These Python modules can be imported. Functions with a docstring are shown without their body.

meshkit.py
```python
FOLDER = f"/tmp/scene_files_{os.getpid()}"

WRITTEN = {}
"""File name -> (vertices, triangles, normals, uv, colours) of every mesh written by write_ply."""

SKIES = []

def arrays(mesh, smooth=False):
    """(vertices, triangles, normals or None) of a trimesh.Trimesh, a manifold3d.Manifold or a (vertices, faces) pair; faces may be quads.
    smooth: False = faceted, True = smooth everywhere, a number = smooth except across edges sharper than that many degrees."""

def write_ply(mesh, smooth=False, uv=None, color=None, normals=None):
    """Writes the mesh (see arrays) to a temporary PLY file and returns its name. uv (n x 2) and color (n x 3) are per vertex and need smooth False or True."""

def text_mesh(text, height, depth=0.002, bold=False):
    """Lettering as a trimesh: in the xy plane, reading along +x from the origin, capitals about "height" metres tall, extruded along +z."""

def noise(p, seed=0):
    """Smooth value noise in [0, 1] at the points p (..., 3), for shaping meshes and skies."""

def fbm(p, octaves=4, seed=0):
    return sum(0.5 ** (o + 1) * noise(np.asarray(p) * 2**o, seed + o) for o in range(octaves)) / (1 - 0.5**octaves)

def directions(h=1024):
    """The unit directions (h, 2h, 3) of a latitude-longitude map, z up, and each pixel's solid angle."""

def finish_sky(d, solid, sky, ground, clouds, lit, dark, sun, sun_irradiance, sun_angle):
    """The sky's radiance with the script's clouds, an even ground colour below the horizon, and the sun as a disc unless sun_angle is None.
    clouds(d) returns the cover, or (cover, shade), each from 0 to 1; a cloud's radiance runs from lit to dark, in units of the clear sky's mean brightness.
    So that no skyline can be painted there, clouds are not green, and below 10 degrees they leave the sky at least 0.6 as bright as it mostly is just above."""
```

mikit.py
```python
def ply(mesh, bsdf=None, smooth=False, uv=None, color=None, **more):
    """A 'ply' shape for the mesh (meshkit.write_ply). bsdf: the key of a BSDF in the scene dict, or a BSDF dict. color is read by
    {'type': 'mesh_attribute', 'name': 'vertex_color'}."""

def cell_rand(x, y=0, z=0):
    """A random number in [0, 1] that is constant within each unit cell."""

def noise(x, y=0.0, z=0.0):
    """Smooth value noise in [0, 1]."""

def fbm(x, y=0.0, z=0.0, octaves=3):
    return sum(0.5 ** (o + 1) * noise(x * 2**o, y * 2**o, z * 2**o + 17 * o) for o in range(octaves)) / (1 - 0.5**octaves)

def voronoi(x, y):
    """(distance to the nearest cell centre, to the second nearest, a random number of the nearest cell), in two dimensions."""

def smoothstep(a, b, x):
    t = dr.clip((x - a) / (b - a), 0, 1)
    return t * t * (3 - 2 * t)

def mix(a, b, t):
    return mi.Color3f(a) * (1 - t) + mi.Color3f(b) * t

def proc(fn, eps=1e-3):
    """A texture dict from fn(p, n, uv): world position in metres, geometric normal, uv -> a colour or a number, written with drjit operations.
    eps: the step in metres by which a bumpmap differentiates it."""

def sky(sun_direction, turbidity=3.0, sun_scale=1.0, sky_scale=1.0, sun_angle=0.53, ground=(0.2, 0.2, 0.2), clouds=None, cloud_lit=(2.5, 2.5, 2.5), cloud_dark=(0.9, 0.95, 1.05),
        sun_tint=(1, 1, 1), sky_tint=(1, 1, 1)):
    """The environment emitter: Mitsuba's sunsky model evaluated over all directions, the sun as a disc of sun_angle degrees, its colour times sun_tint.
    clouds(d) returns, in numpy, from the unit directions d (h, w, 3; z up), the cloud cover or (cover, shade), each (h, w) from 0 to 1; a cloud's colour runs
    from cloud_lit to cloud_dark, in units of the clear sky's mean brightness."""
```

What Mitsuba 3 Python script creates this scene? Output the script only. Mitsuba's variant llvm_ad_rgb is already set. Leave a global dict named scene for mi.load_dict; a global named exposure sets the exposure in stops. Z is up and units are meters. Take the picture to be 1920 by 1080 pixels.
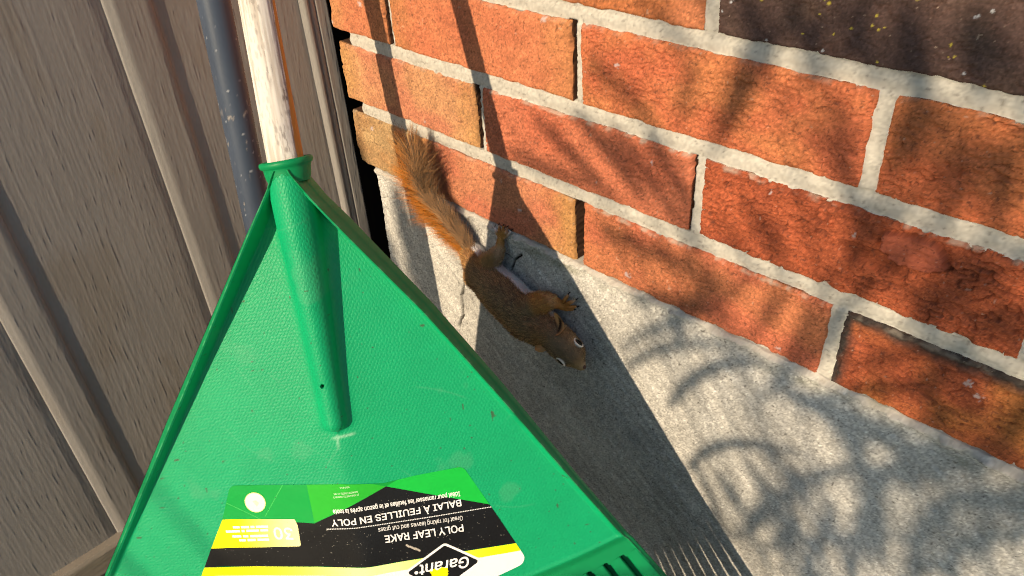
import math, numpy as np, trimesh, mitsuba as mi, mikit, meshkit
import manifold3d as m3
from shapely.geometry import Polygon, LineString, Point
from scipy.spatial import cKDTree
from meshkit import noise, fbm
T = mi.ScalarTransform4f
scene, labels = {}, {}
exposure = 2.05
# ---------------------------------------------------------------- camera, sun and sky
CAM = np.array([0.78138, -0.51658, 0.45536])
FWD, DOWN = np.array([-0.59648, 0.55675, -0.57814]), np.array([0.37612, -0.44244, -0.81412])
scene['camera'] = {'type': 'perspective', 'fov': 67.08, 'fov_axis': 'x', 'near_clip': 0.01, 'far_clip': 200.0,
                   'to_world': T().look_at(origin=CAM.tolist(), target=(CAM + FWD).tolist(), up=(-DOWN).tolist())}
SUN = np.array([0.16638, -0.88284, 0.43921])
scene['sky'] = mikit.sky(SUN.tolist(), turbidity=3, ground=(0.12, 0.12, 0.10), sun_tint=(1.0, 1.03, 1.10))
rng = np.random.default_rng(7)
# ---------------------------------------------------------------- materials
VC = {'type': 'mesh_attribute', 'name': 'vertex_color'}
def mat(name, **k):
    scene[name] = {'type': 'twosided', 'bsdf': {'type': 'principled', **k}}
mat('mat_masonry', base_color=VC, roughness=0.92, specular=0.25)
mat('mat_vinyl', base_color=VC, roughness=0.55, specular=0.35)
mat('mat_poly', base_color=VC, roughness=0.48, specular=0.3)
mat('mat_label', base_color=VC, roughness=0.35, specular=0.3)
mat('mat_wood', base_color=VC, roughness=0.7, specular=0.3)
mat('mat_paint', base_color=VC, roughness=0.36, specular=0.5)
mat('mat_fur', base_color=VC, roughness=0.65, specular=0.25)
mat('mat_eye', base_color={'type': 'rgb', 'value': (0.004, 0.003, 0.002)}, roughness=0.06, specular=0.3)
mat('mat_dark', base_color={'type': 'rgb', 'value': (0.012, 0.011, 0.010)}, roughness=0.9)
mat('mat_earth', base_color=mikit.proc(lambda p, n, uv: mikit.mix((0.10, 0.08, 0.055), (0.19, 0.16, 0.12), mikit.fbm(p.x * 14, p.y * 14, 0, 4))), roughness=0.95)
scene['mat_leaf'] = {'type': 'principledthin', 'base_color': VC, 'roughness': 0.5, 'diff_trans': 0.5, 'spec_trans': 0.0}
mat('mat_stem', base_color={'type': 'rgb', 'value': (0.10, 0.07, 0.045)}, roughness=0.8)
# ---------------------------------------------------------------- helpers
def put(key, mesh, bsdf, smooth=False, color=None, uv=None, normals=None):
    k, i = key, 0
    while k in scene:
        i += 1; k = '%s_%03d' % (key, i)
    if normals is not None:
        v, f = mesh
        scene[k] = {'type': 'ply', 'filename': meshkit.write_ply((v, f), False, uv, color, normals), 'face_normals': False, 'bsdf': {'type': 'ref', 'id': bsdf}}
    else:
        scene[k] = mikit.ply(mesh, bsdf, smooth=smooth, uv=uv, color=color)
    return k
def tag(key, label=None, category=None, group=None, kind=None):
    d = labels.setdefault(key, {})
    for a, b in (('label', label), ('category', category), ('group', group), ('kind', kind)):
        if b: d[a] = b
def gridfaces(n, m):
    i = np.arange(n * m).reshape(n, m)
    a, b, c, d = i[:-1, :-1], i[1:, :-1], i[1:, 1:], i[:-1, 1:]
    return np.vstack([np.stack([a, b, c], -1).reshape(-1, 3), np.stack([a, c, d], -1).reshape(-1, 3)])
def ss(a, b, x):
    t = np.clip((x - a) / (b - a), 0, 1); return t * t * (3 - 2 * t)
def mixc(a, b, t):
    return np.asarray(a) * (1 - t[..., None]) + np.asarray(b) * t[..., None]
def n3(x, y, z=0.0):
    return np.stack(np.broadcast_arrays(x, y, z), -1)
def tube(pts, rad, seg=10, caps=True):
    """a tapering tube along pts with a radius for each point"""
    pts = np.asarray(pts, float); rad = np.broadcast_to(np.asarray(rad, float), len(pts))
    tan = np.gradient(pts, axis=0); tan /= np.linalg.norm(tan, axis=1, keepdims=True)
    ref = np.array([0.31, 0.23, 0.92]); vs = []
    a = np.cross(tan, ref); a /= np.linalg.norm(a, axis=1, keepdims=True); b = np.cross(tan, a)
    th = np.arange(seg) / seg * 2 * math.pi
    v = pts[:, None] + rad[:, None, None] * (a[:, None] * np.cos(th)[None, :, None] + b[:, None] * np.sin(th)[None, :, None])
    n = len(pts); idx = np.arange(n * seg).reshape(n, seg); nx = np.roll(idx, -1, 1)
    f = [np.stack([idx[:-1], idx[1:], nx[1:]], -1).reshape(-1, 3), np.stack([idx[:-1], nx[1:], nx[:-1]], -1).reshape(-1, 3)]
    v = v.reshape(-1, 3)
    if caps:
        v = np.vstack([v, pts[:1], pts[-1:]]); c0, c1 = n * seg, n * seg + 1
        f += [np.stack([idx[0] * 0 + c0, idx[0], nx[0]], -1), np.stack([idx[0] * 0 + c1, nx[-1], idx[-1]], -1)]
    return v, np.vstack(f)
def box(x0, x1, y0, y1, z0, z1):
    b = trimesh.creation.box((x1 - x0, y1 - y0, z1 - z0)); b.apply_translation(((x0 + x1) / 2, (y0 + y1) / 2, (z0 + z1) / 2)); return b
def join(parts):
    vs, fs, k = [], [], 0
    for v, f in parts:
        vs.append(v); fs.append(f + k); k += len(v)
    return np.vstack(vs), np.vstack(fs)
ZG = -0.47
# ---------------------------------------------------------------- ground
put('ground', box(-6, 8, -14, 0.3, ZG - 0.1, ZG), 'mat_earth'); tag('ground', kind='structure', label='bare earth at the foot of the walls', category=None)
# ---------------------------------------------------------------- brick wall: every brick a displaced mesh of its own
COURSE, BH, GAP = 0.08889, 0.07325, 0.0118
RED, ORANGE, TAN, PLUM, YEL = (0.45, 0.132, 0.070), (0.48, 0.175, 0.082), (0.38, 0.25, 0.125), (0.085, 0.052, 0.046), (0.40, 0.22, 0.075)
DEEP = (0.35, 0.088, 0.038)
def brick(x0, x1, row, base, alt, cracks=0.0, yel=0.0, res=0.0013, spots=0, char=0, seed=0, chip=None, smear=0.35, left_ragged=False):
    z0, z1 = row * COURSE, row * COURSE + BH
    nx, nz = max(int((x1 - x0) / res), 4), max(int((z1 - z0) / res), 4)
    s, t = np.meshgrid(np.linspace(0, 1, nx), np.linspace(0, 1, nz), indexing='ij')
    wob = lambda a, k, amp=0.0013: (fbm(n3(a * 70, k + seed * 3.7), 3, 5) - 0.5) * 2 * amp + (noise(n3(a * 400, k + seed), 8) - 0.5) * 0.0004
    zz = z0 + t * (z1 - z0); xx = x0 + s * (x1 - x0)
    xl, xr = x0 + wob(zz, 1, 0.004 if left_ragged else 0.0013), x1 + wob(zz, 9)
    zb, zt = z0 + wob(xx, 17), z1 + wob(xx, 31)
    X, Z = xl + s * (xr - xl), zb + t * (zt - zb)
    e = np.minimum(np.minimum(X - xl, xr - X), np.minimum(Z - zb, zt - Z))
    R = 0.0032 + 0.004 * ss(0.5, 0.8, fbm(n3(X * 60, Z * 60, seed), 3, 3))
    rec = R * (1 - np.sqrt(np.clip(1 - (1 - np.clip(e / R, 0, 1)) ** 2, 0, 1))) * 0.8
    big = fbm(n3(X * 26, Z * 26, seed * 1.3), 3, 11) - 0.5
    fine = fbm(n3(X * 330, Z * 330, seed), 2, 4) - 0.5
    pitn = noise(n3(X * 380, Z * 430, seed * 2.1), 21)
    pit = ss(0.80, 0.93, pitn)
    fis = np.zeros_like(X)
    if cracks:
        wx = X + 0.006 * (fbm(n3(X * 120, Z * 120, seed), 2, 2) - 0.5)
        wz = Z + 0.007 * (fbm(n3(X * 110, Z * 110, seed + 5), 3, 6) - 0.5)
        q = noise(n3(wx * 95, wz * 330, seed), 33)
        fis = ss(0.085, 0.02, np.abs(q - 0.5)) * ss(0.35, 0.6, fbm(n3(X * 45, Z * 60, seed), 2, 40)) * cracks
        step = (fbm(n3(wx * 70, wz * 260, seed), 3, 44) - 0.5) * 0.0028 * cracks
        fine = fine + step / 0.0009
    h = big * 0.0026 + fine * 0.0012 - pit * 0.0022 - fis * 0.0030 - rec
    tone = np.ones_like(X); groove = np.zeros_like(X)
    if chip is not None:
        cx, cz, rx, rz = chip
        ang = np.arctan2((Z - cz) / rz, (X - cx) / rx); rr = np.hypot((X - cx) / rx, (Z - cz) / rz)
        edge = 1 + 0.35 * (fbm(n3(np.cos(ang) * 1.8, np.sin(ang) * 1.8, 3), 3, 9) - 0.5) * 2
        inside = ss(edge, edge - 0.07, rr)
        groove = np.exp(-((rr - edge - 0.06) / 0.075) ** 2) * (0.35 + 0.65 * ss(0.5, -0.3, np.sin(ang))) * ss(0.25, 0.5, fbm(n3(np.cos(ang) * 3, np.sin(ang) * 3, 8), 2, 7))
        crater = ss(1.0, 0.45, np.hypot((X - cx + rx * 1.1) / (rx * 1.5), (Z - cz + rz * 1.25) / (rz * 0.75)))
        h = h * (1 - 0.3 * inside) + inside * (0.0062 + 0.0055 * (fbm(n3(X * 110, Z * 190, 2), 3, 1) - 0.5)) - crater * 0.0055 * (1 - inside) - 0.0045 * np.exp(-((rr - edge - 0.05) / 0.06) ** 2) * (0.3 + 0.7 * ss(0.4, -0.4, np.sin(ang)))
        tone = tone * (1 - 0.35 * crater * (1 - inside))  # hollow of the crater shaded in the colour too
    m = ss(0.38, 0.66, fbm(n3(X * 17, Z * 22, seed * 5.1), 3, 13))
    col = mixc(base, alt, m)
    if yel:
        ed = np.minimum(X - xl, xr - X)
        my = ss(0.05, 0.0, ed + 0.03 * (fbm(n3(X * 60, Z * 60, seed), 3, 17) - 0.5)) * yel
        col = mixc(col, YEL, my)
    if char:
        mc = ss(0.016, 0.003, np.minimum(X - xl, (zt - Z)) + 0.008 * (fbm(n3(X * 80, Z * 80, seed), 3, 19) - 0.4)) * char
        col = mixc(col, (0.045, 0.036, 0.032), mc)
    col = col * (0.74 + 0.52 * noise(n3(X * 700, Z * 700, seed), 51))[..., None] * (0.8 + 0.4 * fbm(n3(X * 90, Z * 90, seed), 3, 52))[..., None] * tone[..., None]
    col = mixc(col, (0.075, 0.028, 0.018), np.clip(fis, 0, 1) * 0.55) * np.exp(np.random.default_rng(seed).normal(0, 0.13, X.shape))[..., None]  # shade in the fissures put into the colour for stronger relief
    if chip is not None: col = mixc(mixc(col, (0.33, 0.092, 0.058), inside * 0.6), (0.05, 0.018, 0.012), groove * 0.85)  # dark undercut line round the scar is shade painted into the colour
    spk = ss(0.80, 0.90, noise(n3(X * 640, Z * 640, seed + 9), 53)); col = mixc(col, (0.06, 0.030, 0.022), spk * 0.6)
    wh = ss(0.95, 0.98, noise(n3(X * 420, Z * 420, seed + 4), 54)); col = mixc(col, (0.55, 0.42, 0.33), wh * 0.45)
    top = ss(0.004, 0.0, zt - Z - 0.0035 * (fbm(n3(X * 130, Z * 60, seed), 3, 55) - 0.25)) * smear
    col = mixc(col, (0.46, 0.40, 0.33), top * ss(0.42, 0.72, fbm(n3(X * 130, Z * 130, seed), 3, 56)) * 0.75)
    ro = np.random.default_rng(seed + 100)
    for i in range(spots):                               # lichen dots
        px, pz, pr = ro.uniform(x0, x1), ro.uniform(z0, z1), ro.uniform(0.0006, 0.0015)
        k = ss(pr, pr * 0.5, np.hypot(X - px, Z - pz) + (noise(n3(X * 900, Z * 900), 57) - 0.5) * pr)
        col = mixc(col, (0.50, 0.40, 0.06) if ro.random() < 0.7 else (0.42, 0.42, 0.45), k)
    if spots == 0:
        for i in range(ro.integers(1, 4)):               # a few pale efflorescence spots
            px, pz, pr = ro.uniform(x0, x1), ro.uniform(z0, z1), ro.uniform(0.0015, 0.004)
            k = ss(pr, pr * 0.4, np.hypot(X - px, Z - pz) + (noise(n3(X * 600, Z * 600), 57) - 0.5) * pr * 1.6)
            col = mixc(col, (0.52, 0.45, 0.45), k * 0.7)
    V = np.stack([X, -h, Z], -1)
    rim_i = np.concatenate([np.arange(nx) * nz, (nx - 1) * nz + np.arange(1, nz), np.arange(nx - 2, -1, -1) * nz + nz - 1, np.arange(nz - 2, 0, -1)])
    v = V.reshape(-1, 3); c = np.clip(col.reshape(-1, 3), 0.004, 0.9); f = gridfaces(nx, nz)
    k0, loop = len(v), v[rim_i]
    cc = np.array([(x0 + x1) / 2, 0, (z0 + z1) / 2])
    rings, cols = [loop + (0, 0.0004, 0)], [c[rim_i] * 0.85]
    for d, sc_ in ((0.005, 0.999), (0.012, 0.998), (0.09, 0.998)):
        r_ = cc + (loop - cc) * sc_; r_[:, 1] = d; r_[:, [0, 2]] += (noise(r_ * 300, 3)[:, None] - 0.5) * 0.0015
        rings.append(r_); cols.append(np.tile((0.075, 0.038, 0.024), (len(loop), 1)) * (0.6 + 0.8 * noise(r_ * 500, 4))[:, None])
    m_ = len(loop); g = np.arange(4 * m_).reshape(4, m_) + k0; nx_ = np.roll(g, -1, 1)
    f2 = np.vstack([np.stack([g[:-1], g[1:], nx_[1:]], -1).reshape(-1, 3), np.stack([g[:-1], nx_[1:], nx_[:-1]], -1).reshape(-1, 3)])
    return (np.vstack([v] + rings), np.vstack([f, f2])), np.vstack([c] + cols)
HJ = GAP / 2
LJ = {0: [0.0667, 0.3333, 0.6061, 0.8725, 1.139], 1: [0.1949, 0.4668, 0.735, 1.0], 2: [0.0537, 0.3314, 0.6041, 0.870, 1.137], 3: [0.190, 0.4651, 0.735, 1.0], 4: [0.06, 0.33, 0.60, 0.87, 1.137], 5: [0.19, 0.46, 0.73, 1.0]}
LEFT = {0: -0.0570, 1: -0.0585, 2: -0.0630, 3: -0.060, 4: -0.058, 5: -0.06}
STY = {(0, 0): dict(base=TAN, alt=(0.33, 0.185, 0.085)), (0, 1): dict(base=(0.45, 0.150, 0.085), alt=(0.47, 0.19, 0.10), yel=0.8), (0, 2): dict(base=RED, alt=(0.42, 0.15, 0.07), cracks=0.5, smear=0.9),
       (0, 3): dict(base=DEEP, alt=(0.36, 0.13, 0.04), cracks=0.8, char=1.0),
       (1, 0): dict(base=(0.45, 0.175, 0.10), alt=(0.48, 0.24, 0.12), yel=0.6), (1, 1): dict(base=(0.45, 0.145, 0.078), alt=RED, cracks=0.45, smear=0.8), (1, 2): dict(base=DEEP, alt=(0.28, 0.068, 0.032), cracks=1.0, chip=(0.6480, 0.1440, 0.0250, 0.0135), smear=0.7),
       (2, 0): dict(base=(0.49, 0.17, 0.085), alt=(0.48, 0.20, 0.095), yel=0.25), (2, 1): dict(base=(0.50, 0.175, 0.085), alt=(0.47, 0.15, 0.075), yel=0.4), (2, 2): dict(base=(0.46, 0.165, 0.068), alt=(0.42, 0.115, 0.055), cracks=0.5),
       (2, 3): dict(base=(0.42, 0.115, 0.050), alt=(0.40, 0.135, 0.055), cracks=0.8),
       (3, 1): dict(base=ORANGE, alt=(0.38, 0.13, 0.05), cracks=0.2), (3, 2): dict(base=PLUM, alt=(0.115, 0.075, 0.055), cracks=0.35, spots=60)}
for row, js in LJ.items():
    edges = [LEFT[row] - HJ] + js
    for k in range(len(edges) - 1):
        x0, x1 = edges[k] + HJ, edges[k + 1] - HJ
        st = dict(STY.get((row, k), dict(base=RED, alt=ORANGE)))
        seen = (row, k) in STY
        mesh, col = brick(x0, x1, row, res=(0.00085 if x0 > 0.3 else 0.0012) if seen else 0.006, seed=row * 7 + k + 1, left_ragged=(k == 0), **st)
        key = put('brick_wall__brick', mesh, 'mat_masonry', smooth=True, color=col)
        if (row, k) == (3, 2): tag(key, 'dark plum brown brick with yellow lichen dots')
        if (row, k) == (0, 0): tag(key, 'short tan brick above the foundation corner')
        if (row, k) == (1, 2): tag(key, 'red brick with a chipped raised scar')
        if (row, k) == (0, 3): tag(key, 'red brick with charred dark upper edge')
tag('brick_wall', 'red and orange brick wall with pale mortar above the concrete foundation', 'wall')
# mortar: one recessed bed with open crevices left where the photograph has them
CREV = {(1, 0.1949): -0.0002, (2, 0.3314): -0.0018, (1, 0.4668): -0.0036, (2, 0.0537): 0.0008}
def mortar():
    x = np.arange(-0.050, 1.14, 0.0017); z = np.concatenate([np.arange(-0.004, 0.36, 0.0015), np.arange(0.36, 0.54, 0.006)])
    X, Z = np.meshgrid(x, z, indexing='ij')
    row = np.floor(Z / COURSE).astype(int); zin = Z - row * COURSE
    y = 0.0028 + (fbm(n3(X * 110, Z * 110), 3, 60) - 0.5) * 0.0018 + (noise(n3(X * 520, Z * 520), 61) - 0.5) * 0.0010
    bed = zin > BH - 0.001
    y = y + np.where(bed, 0.0022 * np.abs((zin - BH) / (COURSE - BH) - 0.5), 0)       # a slightly struck bed joint
    inb = np.zeros_like(X, bool); hole = np.zeros_like(X)
    for r, js in LJ.items():
        m = (row == r) & (zin > 0.0) & (zin < BH)
        d = np.min([np.abs(X - j) for j in js], axis=0)
        inb |= m & (d > HJ + 0.003) & (zin > 0.003) & (zin < BH - 0.003)
        for j in js:
            wv = 0.0012 * (fbm(n3(Z * 180, j * 50), 2, 62) - 0.5) * 2
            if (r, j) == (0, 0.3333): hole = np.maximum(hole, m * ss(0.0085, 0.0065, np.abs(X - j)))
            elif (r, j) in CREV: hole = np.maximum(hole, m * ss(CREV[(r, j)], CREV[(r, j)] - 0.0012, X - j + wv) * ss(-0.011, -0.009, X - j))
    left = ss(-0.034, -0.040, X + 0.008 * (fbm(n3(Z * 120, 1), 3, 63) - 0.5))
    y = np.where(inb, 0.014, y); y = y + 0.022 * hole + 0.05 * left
    y = np.where(Z < -0.001, y + 0.004, y)
    col = mixc((0.53, 0.51, 0.46), (0.44, 0.42, 0.375), fbm(n3(X * 60, Z * 60), 3, 64)) * (0.80 + 0.38 * noise(n3(X * 620, Z * 620), 65))[..., None]
    col = mixc(col, (0.13, 0.11, 0.09), ss(0.86, 0.92, noise(n3(X * 480, Z * 480), 66)) * 0.5)
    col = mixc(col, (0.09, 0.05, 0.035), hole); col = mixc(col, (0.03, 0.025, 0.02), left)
    v = np.stack([X, y, Z], -1).reshape(-1, 3)
    return (v, gridfaces(len(x), len(z))), np.clip(col.reshape(-1, 3), 0.004, 0.9)
m_, c_ = mortar(); put('brick_wall__mortar', m_, 'mat_masonry', smooth=True, color=c_); tag('brick_wall__mortar', 'pale sandy mortar joints')
put('brick_wall__cavity', box(-0.20, 1.14, 0.092, 0.10, ZG, 0.54), 'mat_dark')
# ---------------------------------------------------------------- concrete foundation
def crackdist(X, Z, pts):
    d = np.full_like(X, 9.0)
    for (a, b) in zip(pts[:-1], pts[1:]):
        a, b = np.array(a), np.array(b); ab = b - a
        t = np.clip(((X - a[0]) * ab[0] + (Z - a[1]) * ab[1]) / (ab @ ab), 0, 1)
        d = np.minimum(d, np.hypot(X - a[0] - t * ab[0], Z - a[1] - t * ab[1]))
    return d
CR = [[(0.1390,-0.0000,-0.1120), (0.1336,-0.0000,-0.1289), (0.1289,-0.0000,-0.1407), (0.1302,-0.0000,-0.1541), (0.1290,-0.0000,-0.1708), (0.1218,-0.0000,-0.1845), (0.1191,-0.0000,-0.1960)],
      [(0.2477,-0.0000,-0.0255), (0.2347,-0.0000,-0.0383), (0.2333,-0.0000,-0.0456), (0.2273,-0.0000,-0.0543)], [(0.2347,-0.0000,-0.0383), (0.2272,-0.0000,-0.0340), (0.2192,-0.0000,-0.0336)]]
CR = [[(p[0], p[2]) for p in c] for c in CR]
def concrete():
    x = np.concatenate([np.arange(-0.0285, 0.95, 0.0014), np.arange(0.95, 1.16, 0.01)]); z = np.concatenate([np.arange(ZG, -0.43, 0.006), np.arange(-0.43, -0.0005, 0.0014), [-0.0004]])
    X, Z = np.meshgrid(x, z, indexing='ij')
    a, b = X * 0.8 + Z * -0.6, X * 0.6 + Z * 0.8                      # float marks run down to the right
    y = (fbm(n3(X * 9, Z * 9), 3, 70) - 0.5) * 0.004 + (fbm(n3(a * 40, b * 210), 3, 71) - 0.5) * 0.0014 + (fbm(n3(X * 420, Z * 420), 2, 72) - 0.5) * 0.0016
    y = y + ss(0.84, 0.93, noise(n3(X * 330, Z * 330), 73)) * 0.0014
    y = y - np.exp(-((Z + 0.0052 + 0.006 * (fbm(n3(X * 60, 2), 3, 74) - 0.5)) / 0.0036) ** 2) * (0.0010 + 0.0040 * ss(0.3, 0.7, fbm(n3(X * 90, Z * 130), 3, 75)))   # mortar lip under the bricks
    Z = Z + ss(-0.004, -0.0004, Z) * (0.0028 * (fbm(n3(X * 110, 7), 3, 85) - 0.35)); y = y + 0.0016 * ss(-0.0035, -0.0004, Z)
    y = y + 0.006 * ss(-0.0225, -0.0285, X)
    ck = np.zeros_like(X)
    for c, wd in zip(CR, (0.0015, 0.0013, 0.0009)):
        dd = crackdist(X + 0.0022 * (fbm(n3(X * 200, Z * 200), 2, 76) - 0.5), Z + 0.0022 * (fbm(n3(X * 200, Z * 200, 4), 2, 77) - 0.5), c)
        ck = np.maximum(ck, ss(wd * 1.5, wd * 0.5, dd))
    y = y + 0.007 * ck
    g = fbm(n3(X * 12, Z * 12), 4, 78)
    streak = fbm(n3(a * 22, b * 190), 3, 86) - 0.5
    col = mixc((0.36, 0.355, 0.34), (0.50, 0.49, 0.465), ss(0.25, 0.75, g)) * (1 + 0.45 * streak)[..., None] * np.exp(np.random.default_rng(12).normal(0, 0.20, X.shape))[..., None] * (0.84 + 0.32 * fbm(n3(X * 230, Z * 230), 2, 80))[..., None]
    col = mixc(col, (0.07, 0.065, 0.06), ss(0.91, 0.95, noise(n3(X * 520, Z * 520), 81)) * 0.8)
    col = mixc(col, (0.62, 0.60, 0.56), ss(0.90, 0.95, noise(n3(X * 430, Z * 430), 82)) * 0.7)
    col = mixc(col, (0.035, 0.03, 0.026), ck)  # shade of the deep crack put into the colour, the grid is too coarse
    lip = ss(-0.007, -0.002, Z + 0.005 * (fbm(n3(X * 80, 5), 3, 83) - 0.5)); col = mixc(col, (0.47, 0.44, 0.39), lip * 0.7)
    green = ss(0.62, 0.8, fbm(n3(X * 20, Z * 60), 3, 84)) * ss(-0.03, -0.006, Z); col = mixc(col, (0.13, 0.14, 0.07), green * 0.6)
    v = np.stack([X, y, Z], -1); nx, nz = X.shape
    top, lef = v[:, -1].copy(), v[0].copy(); top[:, 1] = 0.03; lef[:, 1] = 0.09
    k = nx * nz; f = [gridfaces(nx, nz)]
    i = np.arange(nx); t0, t1 = i * nz + nz - 1, k + i; f += [np.stack([t0[:-1], t0[1:], t1[1:]], -1), np.stack([t0[:-1], t1[1:], t1[:-1]], -1)]
    j = np.arange(nz); l0, l1 = j, k + nx + j; f += [np.stack([l0[:-1], l1[:-1], l1[1:]], -1), np.stack([l0[:-1], l1[1:], l0[1:]], -1)]
    c = np.vstack([col.reshape(-1, 3), col[:, -1], col[0] * 0.6])
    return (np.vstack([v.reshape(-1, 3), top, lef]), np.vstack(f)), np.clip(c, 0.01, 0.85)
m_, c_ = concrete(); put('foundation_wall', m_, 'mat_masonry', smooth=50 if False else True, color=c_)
tag('foundation_wall', 'grey rough concrete foundation wall with a crack below the brick courses', 'wall')
# ---------------------------------------------------------------- vinyl siding: panels, battens and trims with pressed wood grain
XS = -0.080
def grain(y, z, seed):
    w = y + 0.009 * (fbm(n3(y * 12, z * 3.2, seed), 2, 90) - 0.5) + 0.0022 * (fbm(n3(y * 60, z * 24, seed), 2, 91) - 0.5)
    a = fbm(n3(w * 330, z * 9, seed), 2, 92); b = noise(n3(w * 620, z * 26, seed), 93)
    c = fbm(n3(w * 520 + 0.6 * a, z * 20, seed + 3), 2, 99)
    return np.exp(-((a - 0.5) / 0.055) ** 2) * 0.75 + np.exp(-((c - 0.5) / 0.06) ** 2) * 0.5 + (b - 0.5) * 0.25
VIN = (0.250, 0.238, 0.227)
def strip(key, prof, z0, z1, seed, dy=0.00115, dz=0.0035, amp=0.00023, label=None, tint=1.0):
    """prof: list of (y, out) break points of the cross section; the grain lies on top"""
    py = np.array([p[0] for p in prof]); po = np.array([p[1] for p in prof]); ys = []
    for a, b in zip(prof[:-1], prof[1:]):
        ln = math.hypot(b[0] - a[0], b[1] - a[1]); m = max(int(ln / dy), 2)
        t = np.linspace(0, 1, m, endpoint=False); ys.append(np.stack([a[0] + (b[0] - a[0]) * t, a[1] + (b[1] - a[1]) * t], 1))
    cs = np.vstack(ys + [np.array([prof[-1]])]); arc = np.concatenate([[0], np.cumsum(np.hypot(*np.diff(cs, axis=0).T))]) + cs[0, 0]
    zs = np.arange(z0, z1 + dz, dz); zs[-1] = z1
    A, Z = np.meshgrid(arc, zs, indexing='ij')
    g = grain(A, Z, seed)
    tang = np.gradient(cs, axis=0); tang /= np.linalg.norm(tang, axis=1, keepdims=True)
    ny, no = -tang[:, 1], tang[:, 0]
    Y = cs[:, 0, None] + ny[:, None] * g * amp; O = cs[:, 1, None] + no[:, None] * g * amp
    v = np.stack([XS + O, Y, Z], -1)
    col = np.asarray(VIN) * tint * (0.93 + 0.14 * fbm(n3(A * 30, Z * 12, seed), 3, 94))[..., None] * (0.95 + 0.10 * noise(n3(A * 800, Z * 800), 95))[..., None]
    dirt = ss(0.60, 0.8, fbm(n3(A * 24, Z * 9, seed), 4, 96)); col = mixc(col, np.array((0.20, 0.165, 0.125)), dirt * 0.35)
    k = put(key, (v.reshape(-1, 3), gridfaces(len(cs), len(zs))), 'mat_vinyl', smooth=True, color=col.reshape(-1, 3))
    if label: tag(k, label)
ZB = -0.379
BAT = [(-0.2485, -0.200), (-0.4580, -0.4125), (-0.667, -0.622)]
right = -0.024
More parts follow.
